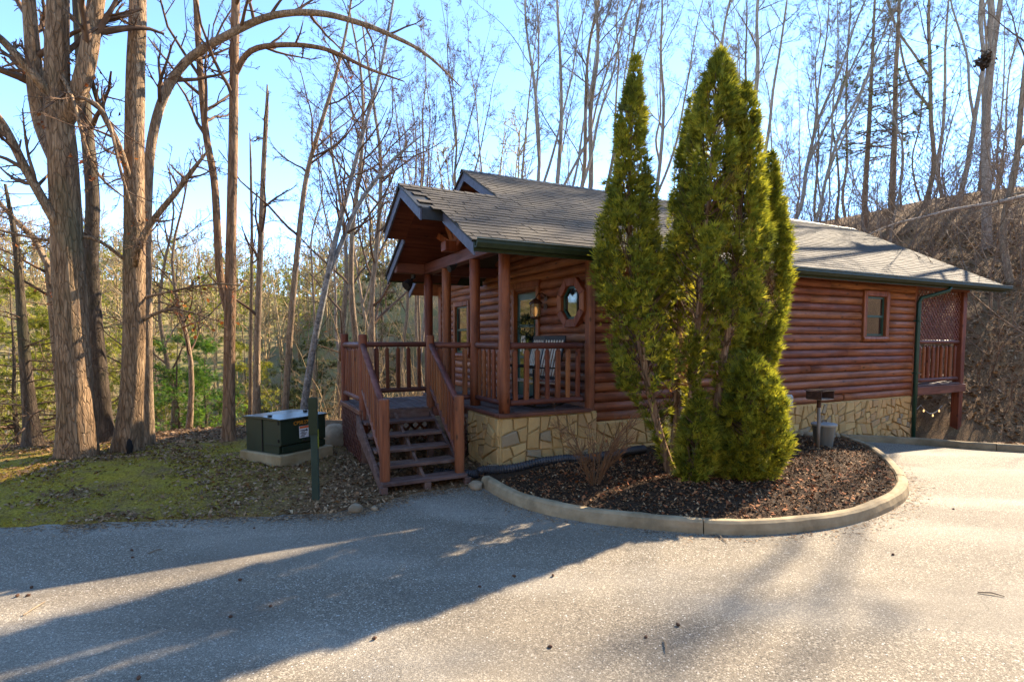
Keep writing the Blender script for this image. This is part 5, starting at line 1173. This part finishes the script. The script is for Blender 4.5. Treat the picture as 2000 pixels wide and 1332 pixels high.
# conifers in the valley
M_need = island('hemlock_needles', [(0, (.05, .075, .012)), (.35, (.14, .16, .02)), (.7, (.27, .26, .03)), (1, (.42, .36, .06))], .7, .4, jit=.3)
M_needg = island('fresh_pine_needles', [(0, (.04, .10, .015)), (.4, (.10, .20, .025)), (.8, (.19, .30, .04)), (1, (.28, .34, .06))], .6, .4, jit=.3)
M_needd = island('dark_pine_needles', [(0, (.02, .03, .012)), (.5, (.05, .065, .022)), (1, (.12, .12, .04))], .7, .3, jit=.3)
def conifer_geo(seed, H, rb, nbr, per, size, droop=-.02, tmin=.08, dens=1.0):
    rng = RT(seed); Pt = np.stack([np.cumsum(rng.normal(size=8) * .04), np.cumsum(rng.normal(size=8) * .04), np.linspace(-.3, H, 8)], 1)[None]
    r = ((.016 if H < 12 else .0095) * H * (1 - .92 * np.linspace(0, 1, 8)))[None]; tv = batch(Pt, r, 8)
    P1, R1, L1 = sprout(Pt, r, np.array([rb * 1.2]), nbr, 6, (70, 100), 1.0, tmin, droop, .06, .3, rng, .3, .006, 1.0)
    P2, R2, L2 = sprout(P1, R1, L1, per, 4, (35, 65), .45, .2, droop * .5, .08, .6, rng, .4, .004, 1.0, .7); cv = join([batch(P1, R1, 4), batch(P2, R2, 3)])
    pts = np.concatenate([P1[:, 2:].reshape(-1, 3), P2.reshape(-1, 3)]); dr = np.concatenate([np.gradient(P1, axis=1)[:, 2:].reshape(-1, 3), np.gradient(P2, axis=1).reshape(-1, 3)])
    k = int(len(pts) * dens); ix = rng.integers(0, len(pts), k); P = pts[ix] + rng.normal(size=(k, 3)) * size * .4; D = dr[ix] / (np.linalg.norm(dr[ix], axis=1, keepdims=True) + 1e-9) + rng.normal(size=(k, 3)) * .45
    V, T = fronds(P, D, size, rng, (-60, -30, 0, 30, 60)); return npmesh('trunk', *tv, smooth=True), npmesh('branches', *cv), npmesh('needles', V, None, T)
def conifer(name, label, x, y, z, geo, needles, rz, sc, barkm, group=None):
    r = empty(name, (x, y, z), rz, label=label, cat='conifer', group=group); r.scale = (sc,) * 3
    for nm, me_, mt in zip(('trunk', 'branches', 'needles'), geo, (barkm, M_twig, needles)):
        slot(ob(nm, me_, None, r), mt)
    return r
CG = [conifer_geo(201, 7.0, 2.3, 70, 9, .17, dens=1.5), conifer_geo(202, 5.0, 1.9, 52, 8, .17, dens=1.6), conifer_geo(203, 9.0, 2.6, 80, 9, .2, dens=1.3)]
CS = [(345, 13.5, 1, .55, M_needg, 'bright green young pine right of the straight oak'), (398, 16.5, 1, .7, M_needg, 'bright green young pine left of the twin pine'), (300, 24, 0, .8, M_need, 'yellow-green hemlock behind the straight oak'), (475, 19, 0, .6, M_need, 'yellow-green hemlock behind the twin pine'),
      (25, 15, 0, .75, M_need, 'hemlock with olive sprays at the far left edge'), (105, 24, 2, .8, M_need, 'tall hemlock seen between the left edge and the massive oak'), (215, 30, 2, .9, M_need, 'tall hemlock seen between the two oaks'), (548, 21, 1, .8, M_needd, 'dark small hemlock behind the leaning grey tree'),
      (620, 28, 0, .9, M_needd, 'dark hemlock behind the pale birch'), (745, 32, 2, .85, M_needd, 'dark evergreen left of the porch gable'), (-10, 32, 2, 1.0, M_need, 'big hemlock down in the valley at far left')]
for i, (px, Yb, k, sc, mt, lab) in enumerate(CS):
    x = (px - 1000) / FPX * Yb; conifer('conifer', lab, x, Yb, gz1(x, Yb) - .2, CG[k], mt, i * 1.7, sc, M_bk_dark)
pg = conifer_geo(210, 17, 2.6, 60, 6, .26, .01, .22, .42)
for i, (px, Yb, sc, lab) in enumerate(((1680, 30, 1.0, 'sparse dark pine, left of the two above the right roof'), (1727, 28, 1.05, 'sparse dark pine, right of the two above the right roof'))):
    x = (px - 1000) / FPX * Yb; conifer('pine_tree', lab, x, Yb, gz1(x, Yb) - .2, pg, M_needd, i * 2.0, sc, M_bk_red)
# bare shrub in the bed
rng = RT(61); sb0 = on_ground(1160, 946)
a0 = rng.random(26) * 2 * PI; H_ = .5 + .45 * rng.random(26); P = np.zeros((26, 7, 3)); 
for k in range(1, 7):
    P[:, k] = P[:, k - 1] + np.stack([np.cos(a0) * .05 * (.6 + .25 * k), np.sin(a0) * .05 * (.6 + .25 * k), H_ / 6.0], -1) + rng.normal(size=(26, 3)) * .014
P[:, :, :2] += np.stack([np.cos(a0), np.sin(a0)], -1)[:, None, :] * .05
R_ = np.tile(np.linspace(.008, .003, 7), (26, 1)); q1 = (P, R_, H_)
q2 = sprout(*q1, 7, 5, (20, 50), .5, .35, .05, .12, .6, rng, .5, .0022); q3 = sprout(*q2, 5, 3, (20, 55), .5, .2, .03, .12, .7, rng, .6, .0017)
V, F = join([batch(*q1[:2], 6), batch(*q2[:2], 4), batch(*q3[:2], 3)])
shr = empty('bare_shrub', sb0, label='bare twiggy shrub with tan stems in front of the porch stonework', cat='shrub'); ob('stems', npmesh('stems', V, F), simple('shrub_stem', (.11, .05, .02), (.22, .115, .05), 8, rough=.9, bmp=0), shr)
ob('leaves', leaves_at(q3[0][:, -1], rng, .04, 22, .02), M_dryleaf, shr)

# ------------------------------------------------------------------ brush, far wood, litter
def scatter(n, rng, cond):
    out = []
    while len(out) < n:
        a = np.radians(cond[0] + (cond[1] - cond[0]) * rng.random(n)); r = np.sqrt(cond[2] ** 2 + (cond[3] ** 2 - cond[2] ** 2) * rng.random(n))
        out += list(np.stack([np.sin(a) * r, np.cos(a) * r], -1))
    P = np.array(out[:n]); 
    d = P - [HX, HY]; s_ = d[:, 0] * UX + d[:, 1] * UY; v_ = -d[:, 0] * UY + d[:, 1] * UX
    ok = ~((s_ > -2.2) & (s_ < 13.2) & (v_ > -1.2) & (v_ < 7.2)); P = P[ok]
    ok = ~inpoly(P[:, 0], P[:, 1], ASPOLY) & ~inpoly(P[:, 0], P[:, 1], BEDPOLY) & (dpoly(P[:, 0], P[:, 1], ASPOLY) > .3); return P[ok]
def brush(name, label, n, cond, seed, hgt, mat, rmin, per=(5, 3), stems=1):
    rng = RT(seed); B = scatter(n, rng, cond); z = gz(B[:, 0], B[:, 1]); m = len(B)
    H_ = hgt[0] + (hgt[1] - hgt[0]) * rng.random(m); d = np.stack([rng.normal(size=m) * .35, rng.normal(size=m) * .35, np.ones(m)], -1); P = np.zeros((m, 6, 3)); P[:, 0] = np.stack([B[:, 0], B[:, 1], z - .05], -1)
    for k in range(1, 6):
        d = d + rng.normal(size=(m, 3)) * .16; d /= np.linalg.norm(d, axis=1, keepdims=True); P[:, k] = P[:, k - 1] + d * (H_ / 5)[:, None]
    R_ = (rmin * 2.2 * (H_ / hgt[1]) ** .5)[:, None] * np.linspace(1, .4, 6)[None]
    q2 = sprout(P, R_, H_, per[0], 4, (30, 70), .45, .15, .03, .16, .6, rng, .5, rmin); parts = [batch(P, R_, 4), batch(q2[0], q2[1], 3)]
    if per[1]: q3 = sprout(*q2, per[1], 3, (25, 65), .5, .1, .02, .16, .7, rng, .6, rmin * .8); parts.append(batch(q3[0], q3[1], 3))
    V, F = join(parts); return ob(name, npmesh(name, V, F), mat, None, label=label, cat='brush', kind='stuff')
M_br1 = simple('tan_brush', (.22, .145, .07), (.46, .33, .165), 3, rough=.9, bmp=0, spec=.15)
M_br3 = simple('sapling_bark', (.11, .075, .05), (.27, .19, .13), 3, rough=.9, bmp=0, spec=.15)
M_br2 = simple('brown_brush', (.10, .06, .04), (.25, .16, .11), 3, rough=.9, bmp=0, spec=.15)
brush('underbrush', 'tangle of brown bare brush on the shaded slope right of the cabin', 850, (22, 50, 15.5, 42), 71, (.6, 2.2), M_br2, .005, (5, 2))
brush('underbrush', 'thin bare saplings crowding the slope and crest right of the cabin', 420, (20, 50, 20, 50), 75, (2.6, 6.5), M_br3, .011, (8, 2))
brush('underbrush', 'tan bare brush on the slope left of the porch', 620, (-20, -4, 14, 55), 72, (1.0, 3.6), M_br1, .007, (5, 2))
brush('underbrush', 'pale thicket filling the valley behind the oaks', 650, (-46, -19, 17, 55), 73, (.8, 2.6), M_br1, .008, (5, 2))
brush('underbrush', 'bare thicket on the slope behind the cabin roof', 350, (-4, 22, 24, 50), 74, (1.0, 3.6), M_br2, .008, (5, 2))
# far wood on the sunlit hill, plus unseen trees behind the camera for warm fill
rng = RT(81); B = np.concatenate([scatter(680, rng, (-50, 2, 46, 140)), scatter(150, rng, (95, 180, 20, 60)), scatter(170, rng, (-180, -95, 22, 70))]); z = gz(B[:, 0], B[:, 1]); m = len(B); H_ = 5 + 7 * rng.random(m); d = np.stack([rng.normal(size=m) * .08, rng.normal(size=m) * .08, np.ones(m)], -1)
P = np.stack([np.stack([B[:, 0], B[:, 1], z - .3], -1) + d * (H_ * f)[:, None] for f in (0, .35, .7, 1)], 1); R_ = (.05 + .006 * H_)[:, None] * np.array([[1, .8, .5, .2]])
q2 = sprout(P, R_, H_, 9, 3, (25, 60), .38, .25, .06, .12, .5, rng, .4, .04); q3 = sprout(*q2, 4, 2, (25, 60), .55, .2, .04, .15, .6, rng, .5, .04)
V, F = join([batch(P, R_, 4), batch(q2[0], q2[1], 3), batch(q3[0], q3[1], 3)]); ob('far_wood', npmesh('far_wood', V, F), M_br1, None, label='bare sunlit wood on the far hillsides and the added slope behind the camera', cat='wood', kind='stuff')
B = scatter(420, rng, (-62, 2, 60, 140)); z = gz(B[:, 0], B[:, 1]); m = len(B); H_ = 4 + 6 * rng.random(m); ix = np.repeat(np.arange(m), 100); u = rng.random(len(ix)); a = rng.random(len(ix)) * 2 * PI
rr_ = H_[ix] * .26 * (1 - u) ** .8 * np.sqrt(rng.random(len(ix))) + .1; P = np.stack([B[ix, 0] + np.cos(a) * rr_, B[ix, 1] + np.sin(a) * rr_, z[ix] + H_[ix] * (.08 + .92 * u)], -1)
V, T = fronds(P, np.stack([np.cos(a), np.sin(a), np.full(len(a), .2)], -1) + rng.normal(size=(len(a), 3)) * .5, .6, rng, (-50, 0, 50)); ob('far_evergreens', npmesh('far_evergreens', V, None, T), M_need, None, label='yellow-green evergreens mixed through the far hillside wood', cat='wood', kind='stuff')
# leaf litter, mulch chips, grit
def litter(name, label, P, size, mat, rng, lift=.004, tilt=.5):
    n = len(P); z = gz(P[:, 0], P[:, 1]); c = np.stack([P[:, 0], P[:, 1], z + lift + rng.random(n) * .012], -1); a = rng.random(n) * 2 * PI
    d = np.stack([np.cos(a), np.sin(a), rng.normal(size=n) * tilt * .5], -1); w = np.stack([-np.sin(a), np.cos(a), rng.normal(size=n) * tilt * .5], -1); s = (size * (.5 + rng.random(n)))[:, None]; k = (.3 + .4 * rng.random(n))[:, None]
    V = np.stack([c - d * s * .5, c + w * s * k * .5 + [0, 0, .006], c + d * s * .5, c - w * s * k * .5 + [0, 0, .004]], 1).reshape(-1, 3); b = np.arange(n)[:, None] * 4
    return ob(name, npmesh(name, V, None, np.concatenate([b + [[0, 1, 2]], b + [[0, 2, 3]]])), mat, None, label=label, cat='litter', kind='stuff')
rng = RT(91)
M_lit = island('fallen_leaf', [(0, (.08, .042, .022)), (.35, (.18, .10, .05)), (.7, (.32, .19, .095)), (.95, (.42, .27, .15)), (1, (.48, .34, .2))], .85, .1)
M_chip = island('mulch_chip', [(0, (.03, .017, .009)), (.45, (.10, .055, .028)), (.7, (.21, .115, .055)), (.86, (.33, .14, .05)), (1, (.48, .33, .18))], .9)
M_redn = island('rusty_needle_litter', [(0, (.12, .035, .012)), (.5, (.26, .085, .03)), (1, (.38, .17, .07))], .9)
def inbed(n):
    lo, hi = BEDPOLY.min(0), BEDPOLY.max(0); P = lo + (hi - lo) * rng.random((n, 2)); d = dpoly(P[:, 0], P[:, 1], np.array([tuple(p) for p in KERB])); return P[inpoly(P[:, 0], P[:, 1], BEDPOLY) & (d > .17)]
litter('mulch', 'dark shredded mulch in the kerbed bed', inbed(60000), .034, M_chip, rng, .004, .9)
P = inbed(26000); d = np.hypot((P[:, 0] - A0.x - .35) / 1.5, (P[:, 1] - A0.y + .35) / .8); litter('needle_litter', 'rusty fallen sprays round the foot of the arborvitae', P[rng.random(len(P)) < np.exp(-d * 1.1) * .6 + .04], .05, M_redn, rng, .012, .9)
P = np.stack([-10 + 9.6 * rng.random(60000), 4.8 + 6.6 * rng.random(60000)], -1); ok = ~inpoly(P[:, 0], P[:, 1], ASPOLY); P = P[ok]; pat = fbm(P[:, 0] * .9, P[:, 1] * .9, 0, 3)
mossd = sm(-2.2, -3.2, P[:, 0]); litter('leaf_litter', 'brown fallen leaves over the mossy bank', P[rng.random(len(P)) < np.clip(.95 - mossd * sm(.38, .55, pat) * .85, .08, 1) * .75], .05, M_lit, rng, .006, .8)
P = scatter(24000, rng, (26, 52, 13, 32)); litter('leaf_litter', 'brown fallen leaves on the slope right of the cabin', P, .10, M_lit, rng, .01, .9)
P = scatter(9000, rng, (-32, -2, 11, 30)); litter('leaf_litter', 'brown fallen leaves on the slope left of the porch', P, .10, M_lit, rng, .01, .9)
P = np.stack([-10 + 8 * rng.random(60000), 4.9 + 5 * rng.random(60000)], -1); P = P[~inpoly(P[:, 0], P[:, 1], ASPOLY)]
pm = fbm(P[:, 0] * 1.6 + 5, P[:, 1] * 1.6, 0, 3); P = P[(rng.random(len(P)) < sm(.44, .58, pm) * sm(-2.4, -3.6, P[:, 0]) * (1 - sm(9.0, 10.2, P[:, 1])))][:11000]
V, T = fronds(np.stack([P[:, 0], P[:, 1], gz(P[:, 0], P[:, 1])], -1), np.stack([rng.normal(size=len(P)) * .5, rng.normal(size=len(P)) * .5, np.ones(len(P))], -1), .028, rng, (-40, 0, 40))
ob('moss', npmesh('moss', V, None, T), island('moss_tuft', [(0, (.15, .105, .015)), (.5, (.32, .25, .03)), (1, (.5, .4, .07))], .9, .2), None, label='yellow-green moss tufts growing over the bank', cat='moss', kind='stuff')
# single bits on the drive
M_cone = simple('pine_cone', (.05, .022, .012), (.14, .065, .03), 40, rough=.8, bmp=.5)
cone = MB().lathe([(.003, 0), (.009, .006), (.0125, .016), (.009, .027), (.002, .036)], 8).mesh('pine_cone'); cone.materials.append(M_cone)
for i, (px, py) in enumerate(((38, 1163), (255, 1075), (256, 1090), (62, 1150), (60, 1163), (497, 1031), (465, 1134), (447, 1207), (530, 1185), (736, 1247), (272, 1322), (934, 1146), (1080, 1127), (1079, 1265), (1263, 1243), (1320, 1220), (1742, 1084), (1864, 995), (1008, 1127))):
    g_ = gp(px, py); ob('pine_cone', cone, None, None, (g_[0], g_[1], float(asph(*g_)) + .012), (PI / 2 + (i % 3) * .3, 0, i * 1.3), label='small brown cone lying on the drive', cat='pine cone', group='cones scattered over the drive')
for i, (pa, pb, lab) in enumerate((((45, 1203), (88, 1176), 'tan forked stick at the left edge of the drive'), ((1910, 1158), (1962, 1166), 'dark twig lying on the drive at the right'), ((1296, 1252), (1300, 1275), 'pale splinter on the drive at the bottom, right of centre'), ((1392, 1040), (1420, 1062), 'thin twig on the drive close to the kerb'), ((290, 1082), (316, 1073), 'curled brown leaf stalk on the shaded drive'))):
    A_, B_ = gp(*pa), gp(*pb); m_ = ((A_[0] + B_[0]) / 2 + .01, (A_[1] + B_[1]) / 2 + .012)
    MB().tube([(A_[0], A_[1], .008), (m_[0], m_[1], .016), (B_[0], B_[1], .008)], [.005, .006, .003], 6).build('stick', M_twigp, None, label=lab, cat='stick', group='sticks on the drive')
rng = RT(95); kp = np.array([tuple(p) for p in KERB] + [tuple(p) for p in spline(LEFT_EDGE[1:], 14)] * 2); P = kp[rng.integers(0, len(kp), 6500)] + rng.normal(size=(6500, 2)) * .13; P = P[inpoly(P[:, 0], P[:, 1], ASPOLY)]
n = len(P); c = np.stack([P[:, 0], P[:, 1], asph(P[:, 0], P[:, 1]) + .006], -1); a = rng.random(n) * 6.3; d = np.stack([np.cos(a), np.sin(a), np.zeros(n)], -1) * .02; w = np.stack([-np.sin(a), np.cos(a), np.ones(n) * .5], -1) * .007
V = np.stack([c - d, c + w, c + d, c - w * [1, 1, -.3]], 1).reshape(-1, 3); b = np.arange(n)[:, None] * 4; ob('kerb_debris', npmesh('kerb_debris', V, None, np.concatenate([b + [[0, 1, 2]], b + [[0, 2, 3]]])), M_lit, None, label='crumbled leaves and needles along the edges of the drive', cat='litter', kind='stuff')
